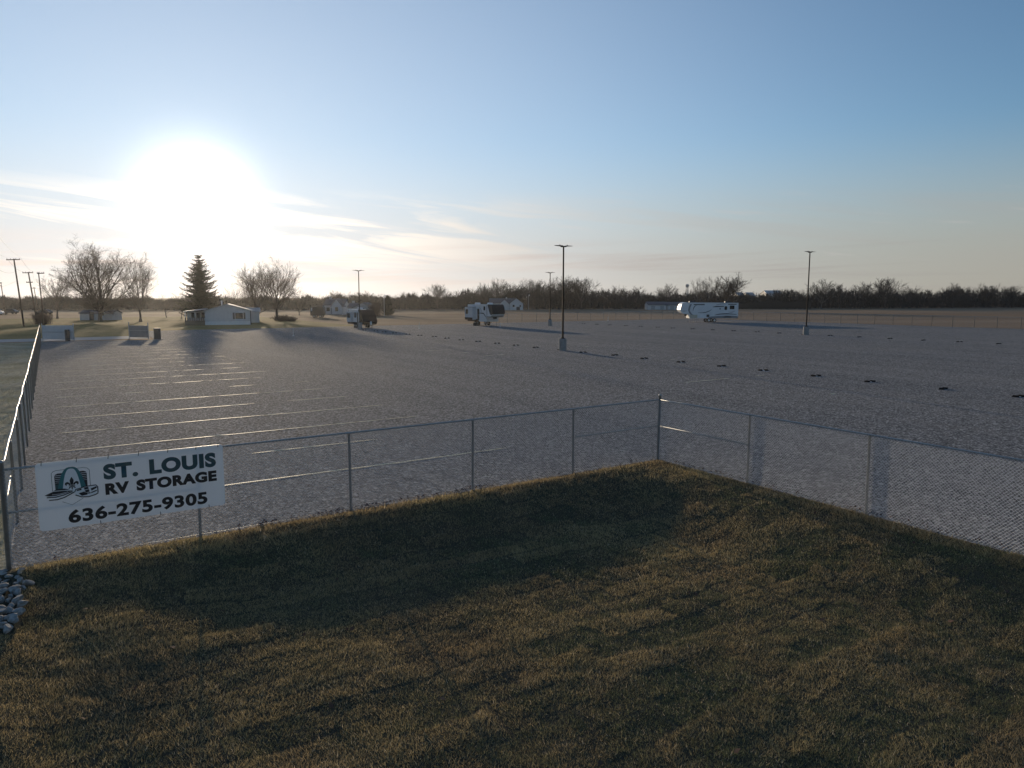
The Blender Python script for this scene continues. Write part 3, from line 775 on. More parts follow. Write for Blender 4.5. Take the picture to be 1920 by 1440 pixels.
def rope(u0, u1, v, cover, label, group, rr=0.032):
    u = u0; step = 0.30; run = []; secs = []
    off = random.random()*50
    o = Vector((-UY, UX, 0)); base = UV(u0, v)
    def flush():
        n = len(run)
        if n < 2: return
        q = MB(); L = []; Q = []
        for i, p in enumerate(run):
            w = rr*(0.5 if i in (0, n-1) else 1.0); tl = random.gauss(0, 0.07)
            L.append(p-base+o*w+Vector((0, 0, w*tl+0.004))); Q.append(p-base-o*w+Vector((0, 0, -w*tl+0.004)))
        q.add(L+Q, [(i, i+1, n+i+1, n+i) for i in range(n-1)]); secs.append(q)
    while u <= u1:
        vis = float(vnoise(u+off, v, 0.9, 51))*0.6+float(vnoise(u+off, v, 0.23, 52))*0.4 < cover
        if vis: run.append(UV(u, v+0.10*(float(vnoise(u, v, 0.35, 53))-0.5)+random.gauss(0, 0.008), 0.014))
        else: flush(); run = []
        u += step
    flush()
    if not secs: return
    t = thing('stall_rope', label, 'rope', base, 0, group)
    for q in secs: q.build('rope_section', ROPE, t, fix=False)
for k in range(20):
    cov = 0.95 if k in (0, 2, 3) else (0.50 if k == 1 else (0.66 if k in (6, 9) else 0.76))
    rope(0.0, 12.3+random.uniform(-0.4, 0.5), 19.3+3.66*k, cov, '%s yellow rope stall line counted back from the sign fence' % ORD[k], 'rope stall lines beside the left fence')
for k in range(-9, 14):
    rope(28, 39.6, 53.6+3.8*k+1.9, 0.34, 'mostly buried rope stall line left of the near row of blocks, %s from the front' % ORD[k+9], 'buried rope stall lines', 0.045)
    if k > -7: rope(40.8, 52, 53.6+3.8*k+1.9, 0.26, 'mostly buried rope stall line right of the near row of blocks, %s from the front' % ORD[k+9], 'buried rope stall lines', 0.045)
for px, py, h, lab in ((938, 613, 0.75, 'thin white marker stake right of the black-nosed trailer'), (786, 616, 0.95, 'thin white marker stake left of the black-nosed trailer'),
                       (550, 630, 1.0, 'thin white marker stake near the left edge of the lot'), (1140, 601, 0.9, 'thin white marker stake at the back edge near the middle')):
    q = MB(); q.tube([ground_at(px, py, -0.02), ground_at(px, py)+Vector((0.02, 0, h))], 0.035, 6); q.lathe([(0.16, 0), (0.12, 0.06), (0.04, 0.08)], 8, ground_at(px, py))
    tag(q.build('marker_stake', WHITE), lab, 'stake')

# ------------------------------------------------------------------ gate at the left end
def gate(u0, v0, u1, v1, label, keypad, m=SIDING, hh=1.75):
    a, b = UV(u0, v0), UV(u1, v1); d = b-a; L = d.length
    t = thing('entrance_gate', label, 'gate', a, math.atan2(d.y, d.x))
    MB().box(0, L, -0.02, 0.02, 0.18, hh).build('sheet', m, t)
    q = MB(); q.tube([(0, -0.06, 1.0), (L, -0.06, 1.0)], 0.03, 6); q.build('rail', GALV, t)
    for x in (0.0, L):
        MB().lathe([(0.05, 0), (0.05, 1.95), (0.02, 1.99)], 8, (x, 0.0, 0)).build('post', GALV, t)
    if keypad: MB().box(L-0.75, L-0.35, -0.45, -0.2, 0, 1.3).build('gate_opener', DARKTRIM, t)
    return t
gate(-0.7, 97.4, 2.3, 95.2, 'pale sheet-covered gate leaf at the end of the left fence', True)
gate(8.0, 96.6, 9.8, 94.2, 'pale sheet-covered gate leaf beside the dark gate opener further right', False, RVGREY, 1.6)
q = thing('gate_opener', 'dark gate opener cabinet beside the right gate leaf', 'gate opener', UV(10.6, 92.9), LOT)
MB().bbox(-0.35, 0.35, -0.3, 0.3, 0, 1.35, 0.04).build('cabinet', DARKTRIM, q); MB().box(-0.5, 0.5, -0.45, 0.45, -0.02, 0.06).build('pad', CONC, q)

# ------------------------------------------------------------------ trailers
def wheel(t, x, y, r=0.38, w=0.26):
    o = MB(); o.lathe([(r*0.6, -w/2), (r*0.95, -w/2), (r, -w/4), (r, w/4), (r*0.95, w/2), (r*0.6, w/2)], 18, (x, y, r), 'y'); ty = o.build('tyre', RUBBER, t)
    o = MB(); o.lathe([(r*0.58, -w/2-0.01), (r*0.5, -w/2-0.005), (0.08, -w/2-0.03)], 12, (x, y, r), 'y'); o.build('rim', CHROME, ty)
def rounded(poly, r, n=4):
    out = []; k = len(poly)
    for i in range(k):
        p = Vector(poly[i][:2]); a = Vector(poly[i-1][:2]); b = Vector(poly[(i+1) % k][:2])
        rr = poly[i][2] if len(poly[i]) > 2 else r
        rr = min(rr, (a-p).length*0.48, (b-p).length*0.48)
        p0 = p+(a-p).normalized()*rr; p1 = p+(b-p).normalized()*rr
        for j in range(n+1):
            s = j/n; q = p0*(1-s)**2+p*2*s*(1-s)+p1*s*s; out.append((q.x, q.y))
    return out
def side_strip(t, pts, w, m, y, name='swoosh'):
    P = [Vector((a, 0, b)) for a, b in pts]; q = MB(); n = len(P); L = []; Rr = []
    for i in range(n):
        d = (P[min(i+1, n-1)]-P[max(i-1, 0)]).normalized(); nn = Vector((-d.z, 0, d.x)); k = w*(0.25+0.75*math.sin(math.pi*(i+0.5)/n))
        L.append(P[i]+nn*k/2); Rr.append(P[i]-nn*k/2)
    q.add([(p.x, y, p.z) for p in L+Rr], [(i, i+1, n+i+1, n+i) for i in range(n-1)])
    return q.build(name, m, t, fix=False)
def curve3(a, b, c, n=10):
    return [((1-s)**2*a[0]+2*s*(1-s)*b[0]+s*s*c[0], (1-s)**2*a[1]+2*s*(1-s)*b[1]+s*s*c[1]) for s in [i/n for i in range(n+1)]]
def rv_window(t, x0, x1, z0, z1, y, r=0.08):
    o = MB(); o.prism(rounded([(x0-.04, z0-.04), (x1+.04, z0-.04), (x1+.04, z1+.04), (x0-.04, z1+.04)], r), y-0.015, y+0.02); f = o.build('window', DARKTRIM, t)
    o = MB(); o.prism(rounded([(x0, z0), (x1, z0), (x1, z1), (x0, z1)], r), y-0.022, y-0.014); o.build('pane', GLASSD, f)
def air_con(t, x, z, m):
    o = MB(); o.bbox(x-0.5, x+0.5, -0.35, 0.35, z, z+0.32, 0.08); o.build('roof_air_conditioner', m, t)
def fifth_wheel_white():
    # nose at x=0 (left), tail at x=L; camera side is -y
    c = ground_at(1325, 604); L = 11.7
    t = thing('fifth_wheel_trailer', 'long white fifth-wheel trailer with dark swooshes parked broadside at right', 'trailer', c+Vector((-L/2+0.1, 0, 0)), R(1.5))
    HW = 1.25; Z1 = 3.98
    body = rounded([(0.12, 2.95, .3), (0.0, 2.4, .3), (0.45, 1.78, .5), (1.9, 1.55, .2), (1.95, 0.78, .05), (L-0.3, 0.78, .2), (L, 1.15, .1), (L, Z1-.08, .15), (1.2, Z1, .6), (0.4, Z1-0.12, .4)], 0.1)
    o = MB(); o.prism(body, -HW, HW); o.build('body', RVWHITE, t)
    o = MB(); o.prism(rounded([(1.95, 3.6), (2.35, 3.65), (2.05, 2.9), (1.95, 2.3), (2.4, 1.65), (3.0, 1.35), (2.3, 1.35), (1.85, 1.8), (1.60, 2.4), (1.70, 3.0)], 0.1), -HW-0.012, -HW+0.01); o.build('grey_band', RVGREY, t)
    side_strip(t, curve3((2.6, 2.3), (2.7, 3.3), (3.3, 3.35)), 0.14, DARKTRIM, -HW-0.016)
    o = MB(); o.box(2.7, 4.9, -HW-0.02, -HW, 3.42, 3.60); o.build('vent_band', DARKTRIM, t)
    o = MB(); o.prism(rounded([(6.5, 3.08), (6.6, 3.0), (8.8, 3.1), (8.8, 3.26), (7.2, 3.24)], .05), -HW-0.02, -HW); o.build('vent_band', DARKTRIM, t)
    o = MB(); o.box(9.6, 11.3, -HW-0.02, -HW, 3.5, 3.66); o.build('vent_band', DARKTRIM, t)
    side_strip(t, curve3((3.6, 1.92), (5.4, 1.75), (6.3, 2.55)), 0.13, DARKTRIM, -HW-0.016)
    side_strip(t, curve3((7.0, 1.45), (8.6, 1.85), (11.4, 1.55)), 0.20, DARKTRIM, -HW-0.016)
    side_strip(t, curve3((9.7, 2.05), (10.4, 1.9), (11.0, 2.2)), 0.10, RVGREY, -HW-0.016)
    side_strip(t, curve3((7.2, 3.45), (8.2, 3.75), (9.2, 3.6)), 0.08, DARKTRIM, -HW-0.016)
    side_strip(t, curve3((0.25, 2.28), (0.8, 2.18), (1.4, 2.3)), 0.10, RVGREY, -HW-0.016)
    o = MB(); o.prism(rounded([(5.6, 0.80), (11.6, 0.80), (11.65, 1.22), (9.5, 1.35), (7.4, 1.25), (5.8, 1.1)], .1), -HW-0.010, -HW+0.01); o.build('lower_band', RVGREY, t)
    o = MB(); o.prism(rounded([(8.6, 1.0), (10.4, 0.98), (10.2, 1.18), (9.2, 1.2)], .08), -HW-0.02, -HW); o.build('swoosh', DARKTRIM, t)
    rv_window(t, 10.0, 10.85, 2.65, 3.3, -HW); rv_window(t, 8.95, 9.4, 2.5, 3.15, -HW, .15); rv_window(t, 7.95, 8.1, 2.6, 2.75, -HW, .05)
    o = MB(); o.box(2.0, 3.5, -HW-0.014, -HW+0.01, 0.85, 1.5); o.build('storage_door', RVBEIGE, t)
    o = MB(); o.box(4.05, 4.9, -HW-0.016, -HW+0.01, 0.88, 1.5); d = o.build('storage_door', WHITE, t)
    o = MB(); o.box(5.35, 5.9, -HW-0.018, -HW+0.01, 1.05, 1.55); o.build('utility_hatch', DARKTRIM, t)
    o = MB(); o.prism([(1.15, 1.52), (1.7, 1.62), (1.6, 1.28), (1.3, 1.22)], -0.25, 0.25); o.build('hitch_pin_box', DARKTRIM, t)
    for x in (2.1, 3.5):
        for y in (-1.0, 1.0):
            q = MB(); q.tube([(x, y, 0.8), (x, y, 0.03)], 0.05, 6); q.box(x-.12, x+.12, y-.12, y+.12, 0, 0.03); q.build('landing_leg', RVGREY, t)
    for x in (5.85, 7.0):
        wheel(t, x, -1.08); wheel(t, x, 1.08)
    air_con(t, 2.6, Z1-0.05, DARKTRIM); air_con(t, 9.8, Z1-0.08, DARKTRIM)
    o = MB(); o.box(L-0.02, L+0.12, -0.9, 0.9, 0.75, 0.88); o.build('bumper', DARKTRIM, t)
    o = MB(); o.tube([(1.2, -HW-0.02, Z1-0.06), (L-0.2, -HW-0.02, Z1-0.1)], 0.03, 6); o.build('roof_trim', RVGREY, t)
    return t
fifth_wheel_white()
def fifth_wheel_black_nose():
    # along -V: tail at x=0, nose at x=L (towards the camera's right); visible side -y
    L = 8.6; HW = 1.25; Z1 = 3.75
    t = thing('fifth_wheel_trailer', 'white fifth-wheel trailer with black front cap and slide-out standing mid-lot', 'trailer', ground_at(880, 609)+Vector((0.75, 0.5, 0)), R(-57))
    body = rounded([(0, 0.75, .15), (L-2.1, 0.75, .05), (L-2.0, 1.55, .2), (L-0.5, 1.62, .4), (L, 2.1, .4), (L-0.05, 3.0, .4), (L-0.45, Z1-.05, .4), (0.1, Z1-0.05, .1)], 0.1)
    o = MB(); o.prism(body, -HW, HW); o.build('body', RVWHITE, t)
    cap = rounded([(L-1.1, 2.6, .2), (L-0.7, 2.05, .2), (L-0.35, 1.85, .2), (L+0.03, 2.15, .4), (L-0.02, 3.0, .4), (L-0.42, Z1-.02, .4), (L-1.6, Z1-0.02, .1)], 0.1)
    o = MB(); o.prism(cap, -HW-0.015, HW+0.015); cp = o.build('front_cap', RVDARK, t)
    o = MB(); o.box(-0.012, 4.0, -HW-0.014, HW, 0.72, 1.15); o.build('skirt', RVMAROON, t)
    so = MB(); so.box(0.35, 3.1, -HW-0.75, -HW+0.02, 1.0, 3.2); sl = so.build('slide_out', SIDING, t)
    o = MB(); o.box(0.3, 3.15, -HW-0.79, -HW, 3.2, 3.27); o.build('slide_roof', RVGREY, sl)
    o = MB(); o.box(0.36, 3.09, -HW-0.77, -HW-0.74, 1.0, 1.4); o.build('slide_skirt', RVMAROON, sl)
    o = MB(); o.box(0.7, 1.5, -HW-0.78, -HW-0.74, 2.0, 2.85); o.build('slide_window', GLASSD, sl)
    o = MB(); o.box(3.55, 4.2, -HW-0.02, -HW+0.01, 1.0, 2.95); d = o.build('door', GLASSD, t)
    o = MB(); o.box(4.08, 4.14, -HW-0.05, -HW-0.02, 1.8, 2.0); o.build('handle', CHROME, d)
    rv_window(t, 5.7, 6.2, 2.75, 3.35, -HW)
    side_strip(t, [(4.3, 2.2), (5.0, 2.2), (5.7, 2.15), (6.2, 1.8), (6.7, 1.35)], 0.20, DARKTRIM, -HW-0.016)
    side_strip(t, [(4.3, 3.3), (4.7, 2.9), (5.1, 2.4)], 0.12, RVGREY, -HW-0.016)
    o = MB(); o.box(6.75, 6.87, -HW-0.02, -HW, 1.6, Z1-.15); o.build('corner_trim', DARKTRIM, t)
    o = MB(); o.box(L-2.0, L-0.3, -HW-0.014, HW+0.014, 1.58, 1.66); o.build('nose_trim', DARKTRIM, t)
    o = MB(); o.tube([(3.2, -HW-0.06, Z1-0.08), (7.0, -HW-0.06, Z1-0.08)], 0.08, 8); o.build('awning_roll', WHITE, t)
    air_con(t, 1.5, Z1-0.05, WHITE); air_con(t, 5.8, Z1-0.05, WHITE)
    for x in (2.6, 3.6): wheel(t, x, -1.05); wheel(t, x, 1.05)
    for y in (-1.0, 1.0):
        q = MB(); q.tube([(L-2.3, y, 0.8), (L-2.3, y, 0.03)], 0.05, 6); q.box(L-2.42, L-2.18, y-.12, y+.12, 0, 0.03); q.build('landing_leg', RVGREY, t)
    o = MB(); o.prism([(L-1.5, 1.56), (L-0.9, 1.62), (L-1.0, 1.25), (L-1.3, 1.2)], -0.25, 0.25); o.build('hitch_pin_box', DARKTRIM, t)
    o = MB(); o.box(L-2.12, L-2.09, -1.0, 1.0, 0.8, 1.5); o.build('front_storage_panel', RVBEIGE, t)
    for k in range(3):
        q = MB(); q.box(4.9+k*0.3, 5.1+k*0.3, -HW-0.6, -HW-0.05, 0.25+0.0*k, 0.31); 
    o = MB(); o.box(3.5, 4.25, -HW-0.55, -HW-0.02, 0.42, 0.48); o.box(3.5, 4.25, -HW-0.85, -HW-0.5, 0.16, 0.22); o.box(3.5, 3.53, -HW-0.85, -HW-0.02, 0.0, 0.5); o.box(4.22, 4.25, -HW-0.85, -HW-0.02, 0.0, 0.5); o.build('entry_step', DARKTRIM, t)
fifth_wheel_black_nose()
def travel_trailer():
    L = 6.6; HW = 1.2; Z1 = 3.0
    t = thing('travel_trailer', 'short white travel trailer with dark raked nose behind the left lamp pole', 'trailer', ground_at(657, 613)+Vector((0.65, 0.45, 0)), R(-57))
    body = rounded([(0, 0.6, .15), (L-0.2, 0.6, .3), (L+0.35, 1.0, .2), (L-0.2, 1.9, .3), (L-1.3, Z1-0.1, .4), (0.05, Z1, .1)], 0.1)
    o = MB(); o.prism(body, -HW, HW); o.build('body', RVWHITE, t)
    cap = rounded([(L-0.75, 0.58, .1), (L-0.17, 0.57, .3), (L+0.39, 1.0, .2), (L-0.16, 1.94, .3), (L-1.28, Z1-0.06, .3), (L-1.75, Z1-0.02, .1), (L-1.0, 1.9, .2)], 0.1)
    o = MB(); o.prism(cap, -HW-0.012, HW+0.012); o.build('front_cap', RVMAROON, t)
    o = MB(); o.box(-0.01, L-0.75, -HW-0.011, HW, 0.58, 0.92); o.build('skirt', RVMAROON, t)
    o = MB(); o.box(0.9, 2.6, -HW-0.5, -HW+0.02, 0.9, 2.55); sl = o.build('slide_out', SIDING, t)
    o = MB(); o.box(1.0, 2.5, -HW-0.52, -HW-0.49, 1.6, 2.35); o.build('slide_window', GLASSD, sl)
    rv_window(t, 3.1, 3.9, 1.7, 2.45, -HW)
    o = MB(); o.box(4.3, 4.85, -HW-0.02, -HW+0.01, 0.85, 2.5); d = o.build('door', DARKTRIM, t)
    o = MB(); o.box(4.42, 4.72, -HW-0.03, -HW-0.019, 1.7, 2.3); o.build('door_window', GLASSD, d)
    o = MB(); o.tube([(0.2, -HW-0.06, Z1-0.06), (4.9, -HW-0.06, Z1-0.08)], 0.07, 8); o.build('awning_roll', WHITE, t)
    o = MB(); o.tube([(0.5, -HW-0.03, Z1-0.1), (0.55, -HW-0.03, 1.0)], 0.03, 5); o.build('awning_arm', DARKTRIM, t)
    for x in (2.7, 3.6): wheel(t, x, -1.0, 0.34); wheel(t, x, 1.0, 0.34)
    q = MB(); q.tube([(L-0.2, -0.8, 0.5), (L+1.2, 0, 0.5)], 0.05, 6); q.tube([(L-0.2, 0.8, 0.5), (L+1.2, 0, 0.5)], 0.05, 6); q.tube([(L+1.0, 0, 0.5), (L+1.0, 0, 0.0)], 0.04, 6); q.build('tow_frame', DARKTRIM, t)
    o = MB(); o.lathe([(0.14, 0.0), (0.16, 0.3), (0.14, 0.6)], 10, (L+0.6, 0, 0.52)); o.build('gas_bottle', WHITE, t)
    air_con(t, 2.6, Z1-0.03, WHITE)
travel_trailer()
def box_trailer():
    d = 176; t = thing('box_trailer', 'small dark enclosed trailer parked on the lawn by the white houses', 'trailer', spot(583, d), R(0))
    o = MB(); o.prism(rounded([(0, 0.5), (3.0, 0.5), (3.25, 0.9), (3.25, 2.5), (2.9, 2.75), (0, 2.75)], .15), -1.0, 1.0); o.build('body', DGREEN, t)
    o = MB(); o.box(1.6, 2.9, -0.6, 0.6, 2.75, 3.05); o.build('roof_rack', DARKTRIM, t)
    o = MB(); o.box(0.15, 0.5, -1.02, -0.99, 1.6, 2.4); o.build('side_window', WHITE, t)
    wheel(t, 0.9, -0.95, 0.35); wheel(t, 0.9, 0.95, 0.35); wheel(t, 2.4, -0.95, 0.35); wheel(t, 2.4, 0.95, 0.35)
box_trailer()
def car(loc, rz, m, label):
    t = thing('parked_car', label, 'car', loc, rz)
    o = MB(); o.prism(rounded([(0, 0.35), (4.4, 0.35), (4.45, 0.75), (4.2, 0.88), (3.3, 0.95), (0.2, 0.98), (0, 0.8)], .12), -0.88, 0.88); o.build('body', m, t)
    o = MB(); o.prism(rounded([(0.35, 0.93), (3.4, 0.93), (2.65, 1.42), (0.95, 1.45)], .15), -0.76, 0.76); c = o.build('cabin', GLASSD, t)
    o = MB(); o.prism(rounded([(0.9, 1.44), (2.7, 1.42), (2.6, 1.49), (1.0, 1.50)], .05), -0.74, 0.74); o.build('roof', m, t)
    for x in (0.85, 3.5): wheel(t, x, -0.82, 0.32, 0.2); wheel(t, x, 0.82, 0.32, 0.2)
    for y in (-0.65, 0.65): MB().box(4.40, 4.47, y-.15, y+.15, 0.62, 0.76).build('headlight', WHITE, t)
car(spot(4, 205), R(200), CARW, 'white car on the road at the far left edge')
car(spot(93, 210), R(175), CARD, 'dark car parked behind the red-brown shrub at left')
car(spot(30, 215), R(185), CARD, 'dark car just right of the white one at far left')

# ------------------------------------------------------------------ buildings
def window(t, x0, x1, z0, z1, y, shutter=None, frame=None):
    f = MB(); f.box(x0-.07, x1+.07, y-0.035, y+0.02, z0-.07, z1+.07); w = f.build('window', frame or WHITE, t)
    MB().box(x0, x1, y-0.045, y-0.034, z0, z1).build('pane', GLASSD, w)
    if shutter:
        for a in (x0-.42, x1+.10): MB().box(a, a+.32, y-0.03, y+0.02, z0-.05, z1+.05).build('shutter', shutter, t)
def gable_house(t, x0, x1, y0, y1, ze, zp, wallm, roofm, over=0.3, z0=-0.02, axis='y', chimney=None, part='wall'):
    cx = (x0+x1)/2; cy = (y0+y1)/2; q = MB()
    if axis == 'y': q.prism([(x0, z0), (x1, z0), (x1, ze), (cx, zp), (x0, ze)], y0, y1)
    else: q.prism([(y0, z0), (y1, z0), (y1, ze), (cy, zp), (y0, ze)], x0, x1, 'yz')
    q.build(part, wallm, t)
    th = 0.14; r = None
    for s in (-1, 1):
        o = MB()
        if axis == 'y':
            e = x0-over if s < 0 else x1+over; k = (zp-ze)/(cx-x0)*over
            o.prism([(cx, zp+0.01), (e, ze-k+0.01), (e, ze-k+th), (cx, zp+th+.02)], y0-over, y1+over)
        else:
            e = y0-over if s < 0 else y1+over; k = (zp-ze)/(cy-y0)*over
            o.prism([(cy, zp+0.01), (e, ze-k+0.01), (e, ze-k+th), (cy, zp+th+.02)], x0-over, x1+over, 'yz')
        r = o.build('roof', roofm, t)
    if chimney:
        MB().box(chimney[0]-.3, chimney[0]+.3, chimney[1]-.3, chimney[1]+.3, ze, zp+chimney[2]).build('chimney', SIDINGG, r)
def mobile_home():
    o = ground_at(385, 609.5); y0 = o.y; x0 = o.x
    t = thing('mobile_home', 'pale low-gabled home with shuttered window in front of the spruce', 'house', (x0, y0, 0), R(20))
    w = 7.7
    gable_house(t, 0, w, 0, 10, 2.5, 3.62, SIDING, ROOFL, 0.3)
    MB().box(-0.02, w+0.02, -0.03, 0.0, -0.02, 0.62).build('skirting', WHITE, t)
    for k in range(5): MB().box(0.0, w, -0.022, -0.006, 0.75+k*0.34, 0.765+k*0.34).build('siding_board', SIDINGG, t)
    window(t, 5.1, 6.4, 1.05, 2.15, 0, DARKTRIM)
    MB().box(w-.06, w+.08, -0.08, 0.06, 0, 2.5).build('downpipe', DARKTRIM, t)
    # porch on the left
    MB().box(-3.4, -0.05, 1.0, 8.0, -0.02, 0.75).build('deck', WOODY, t)
    for k in range(9): MB().box(-3.38+k*0.375, -3.18+k*0.375, 0.95, 0.99, 0.0, 1.35).build('deck_board', WOODY, t)
    MB().box(-3.2, -0.05, 3.5, 9.0, 0.7, 2.35).build('porch_wall', SIDING, t)
    for k in range(3): window(t, -2.4+k*0.85, -1.95+k*0.85, 1.25, 2.1, 3.5, None, DARKTRIM)
    MB().prism([(-3.6, 2.3), (0.0, 2.75), (0.0, 2.9), (-3.6, 2.45)], 0.8, 9.5).build('porch_roof', ROOFL, t)
    for x in (-3.3, -1.7): MB().box(x-.06, x+.06, 1.1, 1.22, 0.7, 2.4).build('porch_post', WHITE, t)
    # low wing behind to the right
    gable_house(t, w-1.0, w+1.6, 10.4, 17, 2.1, 2.75, SIDING, ROOFL, 0.25, axis='x', part='wing_wall')
    MB().lathe([(0.10, 3.0), (0.10, 4.0), (0.16, 4.22), (0.16, 4.32)], 8, (2.7, 6, 0)).build('flue', WHITE, t)
mobile_home()
def white_house():
    d = 205; t = thing('white_house', 'white two-gable house left of the grey-gabled one', 'house', spot(604, d), 0)
    gable_house(t, 0, 5.6, 2.0, 9, 2.8, 4.4, SIDING, ROOF, 0.3, axis='x', chimney=(1.0, 5.5, 0.6))
    gable_house(t, 2.6, 5.5, 0, 4, 2.6, 4.5, SIDING, ROOF, 0.25, part='front_gable')
    window(t, 3.6, 4.5, 1.0, 2.2, 0); window(t, 0.6, 1.6, 1.0, 2.1, 2.0)
    MB().box(0.2, 5.6, -0.9, 0.0, -0.02, 0.25).build('porch_slab', CONC, t)
    MB().box(1.9, 2.4, 1.94, 2.0, 0, 2.0).build('door', DARKTRIM, t)
white_house()
def grey_house():
    d = 196; t = thing('grey_house', 'grey-gabled house behind the short white trailer', 'house', spot(648, d), 0)
    gable_house(t, 2.0, 7.0, 0, 9, 2.2, 3.4, SIDINGG, ROOF, 0.3)
    gable_house(t, 0, 2.4, 2, 8, 2.2, 3.3, SIDINGG, ROOF, 0.2, axis='x', chimney=(1.0, 5.0, 0.7), part='side_wall')
    window(t, 2.9, 3.6, 0.9, 1.9, 0); window(t, 5.4, 6.2, 0.9, 1.9, 0)
    MB().box(4.3, 5.0, -0.05, 0.0, 0, 1.95).build('door', DARKTRIM, t)
grey_house()
def far_white_house():
    d = 282; t = thing('white_farmhouse', 'white farmhouse with two gables behind the black-nosed trailer', 'house', spot(934, d), 0)
    gable_house(t, 4.6, 9.8, 0, 9, 2.6, 4.6, SIDING, ROOF, 0.3)
    gable_house(t, 0.5, 4.4, 1.0, 9, 2.3, 4.1, SIDING, ROOF, 0.3, part='side_gable')
    gable_house(t, -3.5, 7, 5, 12, 2.8, 4.5, SIDINGG, ROOF, 0.3, axis='x', part='rear_wall', chimney=(3.2, 8, 0.5))
    window(t, 5.7, 6.5, 1.2, 2.1, 0); window(t, 8.4, 9.0, 1.2, 2.0, 0)
    MB().box(7.2, 8.6, -0.05, 0.0, 0, 1.3).build('door', DARKTRIM, t)
far_white_house()
def garden_shed(px, d, w, h, label, m=SIDING):
    t = thing('garden_shed', label, 'shed', spot(px, d), 0)
    gable_house(t, 0, w, 0, 4, h*0.7, h, m, ROOF, 0.2, axis='x')
    MB().box(w*0.3, w*0.3+1.0, -0.05, 0, 0, 1.8).build('door', DARKTRIM, t); window(t, w*0.65, w*0.65+0.8, 1.0, 1.7, 0)
garden_shed(147, 156, 7.0, 2.1, 'low pale shed standing behind the large bare tree')
def long_shed(px0, px1, d, h, label, roof=ROOFL):
    a, b = spot(px0, d), spot(px1, d); w = b.x-a.x
    t = thing('long_shed', label, 'shed', a, 0)
    gable_house(t, 0, w, 0, 8, h*0.62, h, SIDING, roof, 0.3, axis='x')
    n = max(2, int(w/5))
    for k in range(n): MB().box(w*(k+.3)/n, w*(k+.3)/n+1.6, -0.06, 0, 0.1, h*0.5).build('shed_door', SIDINGG, t)
long_shed(1216, 1250, 292, 3.1, 'pale low shed left of the long white trailer, nearer the middle', ROOF)
long_shed(1252, 1284, 292, 3.0, 'pale low shed just behind the nose of the long white trailer', ROOF)
def barn(px0, px1, d, zt, label):
    a, b = spot(px0, d), spot(px1, d); w = b.x-a.x
    t = thing('metal_barn', label, 'barn', a, 0)
    gable_house(t, 0, w, 0, 14, zt-2.2, zt, SIDINGG, ROOFL, 0.4, axis='x')
    MB().box(w*0.35, w*0.6, -0.06, 0, 0, zt*0.55).build('barn_door', SIDING, t)
barn(1384, 1396, 480, 8.3, 'small pale-roofed barn above the brush right of the big bare tree')
barn(1403, 1416, 500, 8.4, 'pale-roofed barn in the middle of the three beyond the brush')
barn(1438, 1466, 520, 10.0, 'longest pale-roofed barn left of the right lamp pole')
def water_tower():
    d = 900; b = spot(1288, d); z = height_at(536, d); r = 2.3
    t = thing('water_tower', 'small blue-grey water tower above the trees left of the big bare tree', 'water tower', b, 0)
    MB().lathe([(0.3, z-r*0.95), (r*0.75, z-r*0.6), (r, z-r*0.1), (r, z+r*0.35), (r*0.7, z+r*0.8), (0.25, z+r)], 16).build('tank', TOWERB, t, True)
    MB().lathe([(0.7, -0.1), (0.5, z*0.5), (0.45, z-r*0.9)], 8).build('riser', TOWERB, t)
    for k in range(4):
        a = k*math.pi/2+0.6; MB().tube([(2.6*math.cos(a), 2.6*math.sin(a), -0.1), (r*0.8*math.cos(a), r*0.8*math.sin(a), z-r*0.5)], 0.18, 6).build('leg', TOWERB, t)
water_tower()

# ------------------------------------------------------------------ poles and wires
POLE = []
def utility_pole(px, base_py, top_px, top_py, arms, label, r=0.15, d=None):
    b = ground_at(px, base_py) if d is None else spot(px, d)
    d = b.y; h = height_at(top_py, d); top = spot(top_px, d, h)
    t = thing('utility_pole', label, 'utility pole', b, 0, 'utility poles by the road')
    tp = top-b
    MB().tube([(0, 0, -0.05), tp*0.5, tp], [r, r*0.85, r*0.7], 8).build('pole', POLEWOOD, t, True)
    for (f, w, s) in arms:
        c = tp*f
        o = MB(); o.box(-w*(0.5-s), w*(0.5+s), -0.06, 0.06, -0.07, 0.07, Matrix.Translation(c+Vector((0, -r-0.04, 0))) @ Matrix.Rotation(R(-18), 4, 'Z')); a = o.build('crossarm', POLEWOOD, t)
        for k in (-0.46, -0.2, 0.2, 0.46):
            q = MB(); p = c+Vector((w*(k+s)*math.cos(R(18)), -r-0.04-w*(k+s)*math.sin(R(18)), 0.07)); q.lathe([(0.03, 0), (0.06, 0.04), (0.05, 0.14), (0.02, 0.17)], 6, p); q.build('insulator', CONC, a)
    POLE.append(b+tp); return t
utility_pole(45, 612, 32, 485, [(0.985, 3.1, 0)], 'nearest tall wooden utility pole with one wide crossarm at the left edge')
utility_pole(70, 607, 57, 510, [(0.985, 2.6, 0), (0.80, 1.5, 0)], 'second wooden utility pole with two crossarms, behind the nearest')
utility_pole(83, 614, 76, 511, [(0.985, 1.5, 0.38)], 'wooden pole with a one-sided arm in front of the small bare tree', 0.11)
utility_pole(70, 590, 65, 538, [(0.95, 2.0, 0)], 'far wooden utility pole beyond the second one', 0.14, 230)
utility_pole(8, 585, 4, 529, [(0.97, 0.9, 0), (0.88, 0.7, 0)], 'thin far utility pole at the very left edge', 0.14, 210)
